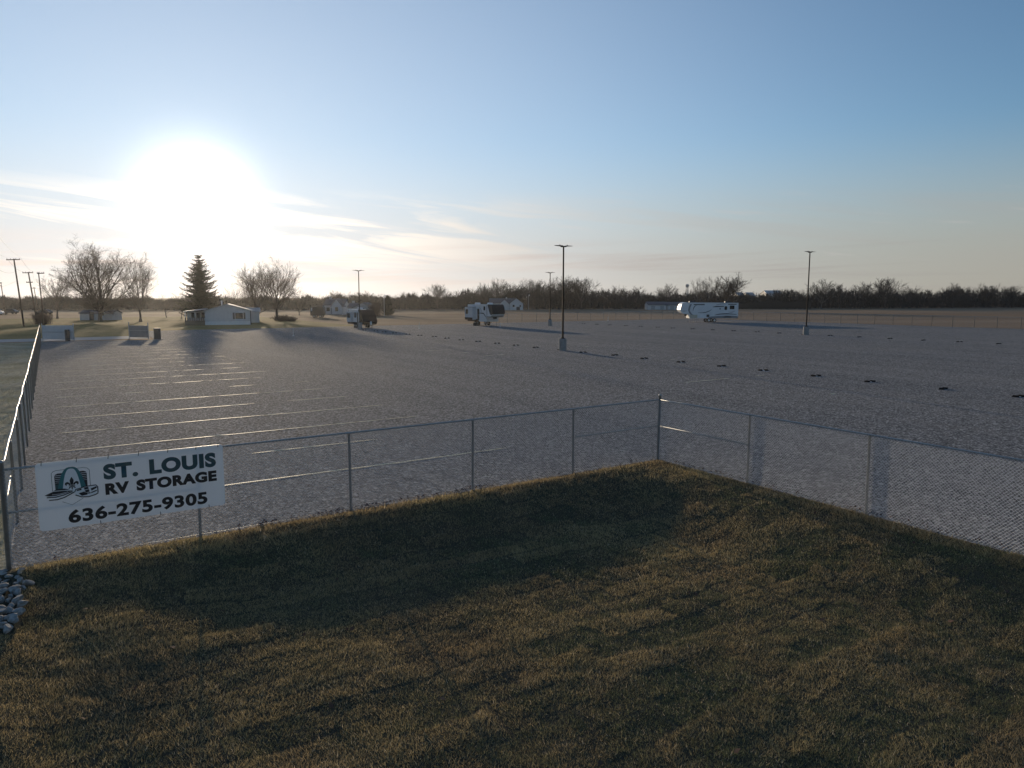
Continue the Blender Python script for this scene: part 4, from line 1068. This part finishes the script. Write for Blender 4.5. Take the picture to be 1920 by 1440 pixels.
def wire(a, b, sag, label, r=0.018):
    pts = [a.lerp(b, i/14)-Vector((0, 0, sag*4*(i/14)*(1-i/14))) for i in range(15)]
    q = MB(); q.tube(pts, r, 4); tag(q.build('power_line', mat('aluminium_cable', (0.35, 0.35, 0.36), 0.4, 0.8)), label, 'power line', 'power lines at the left edge')
P0 = UV(-5.5, 88, 12.0)
wire(POLE[0]+Vector((-1.2, 0, 0.2)), P0+Vector((-1.2, 0, 0)), 0.5, 'outer power line rising to the left from the nearest utility pole')
wire(POLE[0]+Vector((1.2, 0, 0.2)), P0+Vector((1.2, 0, 0.4)), 0.5, 'inner power line rising to the left from the nearest utility pole')
wire(POLE[0]+Vector((0, 0, -2.2)), P0+Vector((0, 0, -2.6)), 0.9, 'lowest sagging cable left of the nearest utility pole', 0.025)
wire(POLE[0]+Vector((-1.2, 0, 0.1)), POLE[1]+Vector((-1.0, 0, 0.1)), 0.5, 'outer power line between the first and second utility poles')
wire(POLE[0]+Vector((1.2, 0, 0.1)), POLE[1]+Vector((1.0, 0, 0.1)), 0.5, 'inner power line between the first and second utility poles')
wire(POLE[1]+Vector((0.8, 0, 0.1)), POLE[3]+Vector((0.8, 0, 0.1)), 0.8, 'power line from the second utility pole to the far one')
wire(POLE[0]+Vector((0, 0, -3.8)), spot(-60, 150, 6.6), 0.8, 'thin cable crossing to the thin pole at the left edge')
def yard_light(px, d, top, label):
    b = spot(px, d); h = height_at(top, d); t = thing('yard_light', label, 'lamp pole', b, 0)
    MB().tube([(0, 0, 0), (0, 0, h)], [0.13, 0.09], 6).build('pole', mat('grey_pole', (0.30, 0.29, 0.28), 0.8), t)
    MB().lathe([(0.10, h-0.1), (0.28, h+0.02), (0.22, h+0.22), (0.05, h+0.3)], 8, (0.25, -0.1, 0)).build('lamp', WHITE, t)
yard_light(720, 190, 555, 'thin yard light pole beside the dark cedar')
yard_light(991, 285, 554, 'thin yard light pole right of the white farmhouse')

# ------------------------------------------------------------------ trees
def grow_tree(seed, H, spread, r0, trunk_frac, n_limb, counts, up=0.55, sides=(8, 5, 4, 3, 3), twig=0.011, first_angle=0.6, split=2, droop=0.0):
    """returns (trunk MB, crown MB): a bare tree with limbs fanning out of a short trunk"""
    rd = random.Random(seed); T, C = MB(), MB()
    def branch(p, d, L, r, lv):
        n = (5, 6, 5, 4, 3)[lv] if lv < 5 else 2
        pts = [p.copy()]; dirs = [d.copy()]
        wob = (0.05, 0.09, 0.12, 0.17, 0.22)[min(lv, 4)]
        for i in range(n):
            d = (d + Vector((rd.gauss(0, wob), rd.gauss(0, wob), rd.gauss(0, wob)+ (up if lv else 0)*0.10 - droop*0.05*lv))).normalized()
            p = p + d*L/n; pts.append(p.copy()); dirs.append(d.copy())
        end = max(r*(0.62 if lv == 0 else 0.28), twig*0.6)
        rad = [r+(end-r)*(i/n) for i in range(n+1)]
        if lv == 0: rad[0] = r*1.45
        (T if lv < split else C).tube(pts, rad, sides[min(lv, 4)], cap=False)
        if lv >= len(counts): return
        k = counts[lv] if lv else n_limb
        for j in range(k):
            s = (0.55+0.45*j/max(1, k-1)) if lv == 0 else (0.18+0.80*(j+rd.random()*0.7)/k)
            s = min(s, 0.999); i = min(int(s*n), n-1); f = s*n-i
            q = pts[i].lerp(pts[i+1], f); dd = dirs[i+1]
            if lv == 0:
                a = 2*math.pi*(j*0.381966)+rd.gauss(0, 0.3); tilt = first_angle*(1.30-0.95*j/max(1, k-1))+rd.gauss(0, 0.10)
                nd = Vector((math.cos(a)*math.sin(tilt), math.sin(a)*math.sin(tilt), math.cos(tilt)))
                l = (H-q.z)*(0.80+0.28*math.cos(tilt))*rd.uniform(0.80, 1.0)
                if tilt > 0.9: l = spread*rd.uniform(0.85, 1.05)
                rr = r*rd.uniform(0.26, 0.42)
            else:
                ax = dd.orthogonal().normalized(); ax.rotate(Matrix.Rotation(rd.random()*6.283, 3, dd))
                ang = rd.uniform(0.30, 0.78)
                nd = (dd*math.cos(ang)+ax*math.sin(ang)).normalized()
                l = L*rd.uniform(0.38, 0.64)*(1.2-0.5*s); rr = max(rad[i]*rd.uniform(0.42, 0.66), twig)
            branch(q, nd, l, rr, lv+1)
    branch(Vector((0, 0, -0.1)), Vector((rd.gauss(0, .03), rd.gauss(0, .03), 1)).normalized(), H*trunk_frac, r0, 0)
    z = [p[2] for p in T.v+C.v]; k = H/max(z)
    rad = sorted(math.hypot(p[0], p[1]) for p in (C.v or T.v)); w = min(1.7, max(0.7, spread/(rad[int(len(rad)*0.97)]*k)))
    for m in (T, C):
        m.v = [(a*k*(1+(w-1)*min(1, max(0, c)/(0.25*H))), b*k*(1+(w-1)*min(1, max(0, c)/(0.25*H))), c*k) for a, b, c in m.v]
    return T, C
def bare_tree(label, px, d, top_py, seed, spread, r0, trunk_frac, n_limb, counts, bark=BARK, twigm=TWIG, group=None, name='bare_tree', rz=0.0, **kw):
    b = spot(px, d); H = height_at(top_py, d)
    t = thing(name, label, 'tree', b, rz, group)
    T, C = grow_tree(seed, H, spread, r0, trunk_frac, n_limb, counts, **kw)
    T.build('trunk', bark, t, True, fix=False); C.build('crown', twigm, t, fix=False)
    return t
G1 = 'bare trees along the road and lawn'
bare_tree('largest wide-crowned bare tree at left, beside the utility poles', 185, 150, 440, 3, 8.8, 0.58, 0.22, 19, (0, 8, 7, 5, 2), first_angle=0.92, twig=0.015, group=G1)
bare_tree('narrower bare tree between the largest tree and the spruce', 261, 147, 470, 11, 5.2, 0.34, 0.30, 11, (0, 7, 6, 5), twig=0.015, first_angle=0.58, up=0.75, group=G1)
bare_tree('small rounded bare tree just left of the largest tree', 105, 168, 508, 21, 4.4, 0.26, 0.34, 10, (0, 7, 6, 6), twig=0.015, first_angle=0.70, group=G1)
bare_tree('bare tree with fanned limbs right of the pale low home', 482, 150, 486, 31, 5.6, 0.34, 0.26, 13, (0, 8, 6, 5), twig=0.015, first_angle=0.66, up=0.65, group=G1)
bare_tree('taller dark bare tree furthest right in the lawn group', 517, 158, 472, 41, 6.4, 0.44, 0.36, 14, (0, 8, 7, 5), twig=0.015, first_angle=0.72, group=G1)
bare_tree('slender bare sapling left of the spruce', 338, 170, 535, 51, 2.6, 0.13, 0.34, 7, (0, 6, 5), group=G1)
bare_tree('low bare tree left of the spruce beyond the lawn', 310, 178, 548, 53, 3.2, 0.14, 0.3, 7, (0, 6, 5), group=G1)
bare_tree('thin bare tree right of the spruce behind the home', 432, 180, 528, 57, 3.2, 0.15, 0.3, 8, (0, 6, 5), group=G1)
bare_tree('thin upright bare tree between the spruce and the fanned tree', 455, 190, 530, 58, 3.2, 0.15, 0.3, 8, (0, 6, 5), group=G1)
bare_tree('bushy bare tree against the far wood right of the lawn group', 560, 200, 540, 59, 4.2, 0.2, 0.22, 10, (0, 6, 5), group=G1)

def spruce(label, px, d, top_py, base_r, seed, m=NEEDLE, gap=True):
    rd = random.Random(seed); b = spot(px, d); H = height_at(top_py, d)
    t = thing('spruce_tree', label, 'tree', b, 0)
    MB().tube([(0, 0, -0.1), (0.05, 0, H*0.5), (0, 0, H*0.97)], [0.32, 0.18, 0.03], 7).build('trunk', BARK, t, True)
    tri = []; bm = MB(); z = H*0.10
    while z < H*0.985:
        f = 1-z/H; n = rd.randint(7, 10) if f > 0.15 else 5
        for k in range(n):
            a = rd.random()*6.283; L = base_r*(f**0.85)*rd.uniform(0.55, 1.08)*(1.0 if f < 0.8 else 0.85)+0.25
            if gap and rd.random() < 0.10: continue
            droop = 0.30*L*rd.uniform(0.6, 1.2)
            steps = max(3, int(L/0.22)); prev = None; pts = []
            for s in range(steps+1):
                q = s/steps
                c = Vector((math.cos(a)*L*q, math.sin(a)*L*q, z - droop*q*(1.5-q) + 0.22*L*q**3))
                pts.append(c)
                w = 0.26+0.50*(1-q)*min(1, L/2.5)
                for j in range(8):
                    e = Vector((rd.gauss(0, 1), rd.gauss(0, 1), rd.gauss(-0.45, 0.5))).normalized()
                    o = c+Vector((rd.uniform(-.1, .1), rd.uniform(-.1, .1), rd.uniform(-.1, .05)))
                    tip = o+e*w*rd.uniform(0.6, 1.25)
                    sd = e.orthogonal().normalized(); sd.rotate(Matrix.Rotation(rd.random()*6.28, 3, e)); sd *= w*0.20
                    tri.append([list(o-sd), list(o+sd), list(tip)])
            bm.tube(pts[::2] if len(pts) > 4 else pts, 0.025, 3, cap=False)
        z += H*0.030*rd.uniform(0.8, 1.25)
    bm.build('branches', BARK, t, fix=False)
    link('crown', np_mesh('crown', np.array(tri), m, 3), t)
spruce('tall dark spruce standing in front of the sun behind the low home', 376, 152, 474, 6.6, 5)
spruce('dark cedar beside the thin yard light pole', 727, 200, 553, 1.9, 9, gap=False)

def shrub(label, px, d, w, h, seed, n=160, m=SHRUBM):
    rd = random.Random(seed); b = spot(px, d); t = thing('shrub', label, 'shrub', b, 0)
    q = MB(); st = MB()
    for k in range(n):
        a = rd.random()*6.283; tl = rd.uniform(0.05, 1.0); L = h*rd.uniform(0.6, 1.05)
        base = Vector((rd.gauss(0, w*0.16), rd.gauss(0, w*0.16), 0)); tip = base+Vector((math.cos(a)*tl*w*0.4, math.sin(a)*tl*w*0.4, L*(1-0.35*tl)))
        st.tube([base, base.lerp(tip, 0.5)+Vector((0, 0, 0.15*h*tl)), tip], [0.03, 0.02, 0.008], 3, cap=False)
        for j in range(5):
            s0 = base.lerp(tip, rd.uniform(0.4, 1)); e = Vector((rd.gauss(0, 1), rd.gauss(0, 1), rd.gauss(0.4, 1))).normalized()*h*rd.uniform(0.12, 0.3)
            q.tube([s0, s0+e], [0.018, 0.008], 3, cap=False)
    st.build('stems', m, t, fix=False); q.build('crown', m, t, fix=False)
shrub('red-brown leafless shrub at the foot of the utility poles', 76, 132, 3.2, 2.6, 1, 200)
shrub('low dark shrub under the tall dark bare tree', 528, 152, 4.2, 1.4, 2, 160)
shrub('low brown shrub at the corner of the pale home', 545, 150, 2.6, 1.0, 3)
shrub('rounded ochre shrub behind the short white trailer', 703, 190, 4.0, 4.2, 4, 200)

# far wood: thousands of stems that read as one mass
def low_tree(seed):
    T, C = grow_tree(seed, 1.0, 0.42, 0.022, 0.42, 8, (0, 5, 3), sides=(4, 3, 3, 3, 3), twig=0.0035, first_angle=0.62, split=9)
    v = np.array(T.v); f = []
    for q in T.f: f += [q[:3], (q[0], q[2], q[3])] if len(q) == 4 else [q[:3]]
    return v[np.array(f)]
LOW = [low_tree(100+i) for i in range(5)]
def wood_top(px):
    xs = [-700, 0, 300, 600, 660, 720, 800, 860, 910, 1000, 1100, 1180, 1280, 1400, 1480, 1560, 1660, 1760, 1920, 2700]
    ys = [552, 554, 555, 553, 548, 552, 549, 546, 538, 535, 536, 543, 545, 548, 545, 541, 538, 541, 537, 534]
    return np.interp(px, xs, ys)
def wood_dist(px):
    return np.interp(px, [-700, 300, 620, 800, 900, 1100, 1200, 1300, 1460, 1600, 1920, 2700], [300, 280, 285, 300, 300, 305, 310, 330, 330, 320, 350, 380])
def woods():
    parts = []
    for i in range(1150):
        px = RNG.uniform(-700, 2650); d0 = wood_dist(px); d = d0+RNG.random()**1.5*75
        h = height_at(float(wood_top(px)), d0)*RNG.uniform(0.55, 1.16)
        b = spot(px, d); a = RNG.random()*6.28; c, s = math.cos(a), math.sin(a); wd = h*RNG.uniform(0.8, 1.3)
        q = LOW[i % 5]
        parts.append(np.stack([(q[..., 0]*c-q[..., 1]*s)*wd+b.x, (q[..., 0]*s+q[..., 1]*c)*wd+b.y, q[..., 2]*h], -1))
    tri = np.concatenate(parts)
    tag(link('woods', np_mesh('woods', tri, WOODTW, 3)), 'leafless far wood forming the dark band along the horizon', 'wood', kind='stuff')
    n = 150000
    px = RNG.uniform(-700, 2650, n); d0 = wood_dist(px); d = d0+RNG.random(n)**1.3*60-2
    b = np.array((720-wood_top(px))/FPX); top = CAM_H+d0*(-_s+b*_c)/(_c+b*_s)
    clump = vnoise(px, d*0, 0.05, 61)*0.5+vnoise(px, d*0.2, 0.17, 62)*0.5
    top = top*(0.34+0.72*clump)
    z = RNG.random(n)**1.25*top
    x = (px-960)/FPX/1.0073*d
    L = RNG.uniform(0.5, 1.9, n); a = RNG.normal(0, 0.5, n); w = RNG.uniform(0.05, 0.20, n)
    P0 = np.stack([x-w, d, z], -1); P1 = np.stack([x+w, d+RNG.normal(0, .2, n), z], -1); P2 = np.stack([x+np.sin(a)*L, d+RNG.normal(0, .4, n), z+np.cos(a)*L], -1)
    tag(link('brushwood', np_mesh('brushwood', np.stack([P0, P1, P2], 1), WOODTW, 3)), 'dense bare undergrowth at the edge of the far wood', 'undergrowth', kind='stuff')
woods()
# single trees that stand out of the wood
G2 = 'trees standing out of the far wood'
FAR = [(820, 300, 530, 'slim bare tree rising from the wood between two trailers'), (905, 302, 528, 'rounded bare tree left of the white farmhouse'),
       (935, 300, 519, 'broad bare tree directly above the white farmhouse'), (962, 304, 527, 'bare tree right of the one above the farmhouse'),
       (1000, 302, 520, 'bare tree left of the far lamp pole'), (1018, 306, 522, 'bare tree crossed by the far lamp pole'), (1048, 305, 516, 'bare tree touching the tallest lamp pole on its left'),
       (1068, 306, 515, 'bare tree right behind the tallest lamp pole'), (1090, 303, 517, 'last tall bare tree of the clump right of the tallest lamp pole'),
       (1155, 315, 533, 'small bare tree midway between clump and water tower'), (1193, 318, 535, 'bare tree left of the pale sheds'), (1250, 320, 530, 'rounded bare tree above the pale sheds'),
       (1456, 340, 540, 'small tree above the longest barn'), (1541, 318, 521, 'pale-limbed bare tree right of the right lamp pole'), (1575, 330, 530, 'twiggy tree next to the pale-limbed one'), (1620, 330, 526, 'bare tree left of the rounded one at right'),
       (1660, 322, 517, 'rounded bare tree highest in the right wood'), (1705, 335, 534, 'low bare tree right of the rounded one'), (1788, 340, 528, 'bare tree towards the right edge'), (1850, 345, 529, 'broad bare tree near the right edge'), (1893, 348, 533, 'bare tree at the right edge of the wood'),
       (627, 285, 543, 'small bare tree above the white two-gable house'), (683, 290, 543, 'bare tree behind the left lamp pole'), (770, 300, 545, 'small bare tree left of the slim one')]
FT = []
for i in range(4):
    t = thing('bare_tree', 'x', 'tree', (0, 0, 0), 0, G2)
    T, C = grow_tree(200+i, 10.0, 4.4, 0.24, 0.34, 13, (0, 7, 6, 4), first_angle=0.74, twig=0.022, sides=(6, 4, 3, 3, 3))
    T.build('trunk', BARKPALE if i == 1 else BARK, t, True, fix=False); C.build('crown', WOODTW, t, fix=False); FT.append(t)
used = set()
for i, (px, d, top, lab) in enumerate(FAR):
    k = 1 if 'pale' in lab else (i % 4); k = k if k != 1 or 'pale' in lab else 2
    h = height_at(top, d); s = h/10.0; sc = (s*random.uniform(0.95, 1.2),)*2+(s,)
    if k in used: copy_tree(FT[k], spot(px, d), random.random()*6.28, sc, lab, G2)
    else: used.add(k); o = FT[k]; o.location = spot(px, d); o.scale = sc; o['label'] = lab
# the two big trees behind the long white trailer
bare_tree('big wide-forked bare tree above the long white trailer', 1362, 262, 508, 71, 8.0, 0.42, 0.20, 15, (0, 8, 7, 5), first_angle=0.78, group=G1, twig=0.028, twigm=TWIG)
bare_tree('paler slimmer bare tree left of the big forked one behind the trailer', 1320, 262, 517, 73, 5.0, 0.30, 0.28, 11, (0, 7, 6, 4), first_angle=0.6, bark=BARKPALE, twigm=BARKPALE, group=G1, twig=0.022)
def field_brush():
    # uneven scrub between the field and the barns
    n = 26000; px = RNG.uniform(1385, 1520, n); d = RNG.uniform(300, 420, n); top = 1.2+2.2*vnoise(px, d, 0.06, 71)
    z = RNG.random(n)*top; x = (px-960)/FPX/1.0073*d; L = RNG.uniform(0.4, 1.2, n); a = RNG.normal(0, 0.6, n); w = RNG.uniform(0.05, 0.2, n)
    tri = np.stack([np.stack([x-w, d, z], -1), np.stack([x+w, d, z], -1), np.stack([x+np.sin(a)*L, d+0.1, z+np.cos(a)*L], -1)], 1)
    tag(link('scrub', np_mesh('scrub', tri, TWIG, 3)), 'low brown scrub on the slope below the barns', 'scrub', kind='stuff')
field_brush()

# ------------------------------------------------------------------ haze volume added to imitate warm lens glare
def haze():
    m = bpy.data.materials.new('glare_haze'); m.use_nodes = True
    N, L = m.node_tree.nodes, m.node_tree.links
    N.remove(N['Principled BSDF'])
    v = N.new('ShaderNodeVolumePrincipled'); v.inputs['Color'].default_value = (0.92, 0.93, 0.95, 1)
    v.inputs['Density'].default_value = 0.00009; v.inputs['Anisotropy'].default_value = 0.72
    L.new(v.outputs[0], N['Material Output'].inputs['Volume'])
    q = MB(); q.box(-1000, 1000, -300, 1300, -1.5, 26); o = q.build('haze', m)
    tag(o, 'thin added haze standing in for warm lens glare', 'haze', kind='stuff')
haze()
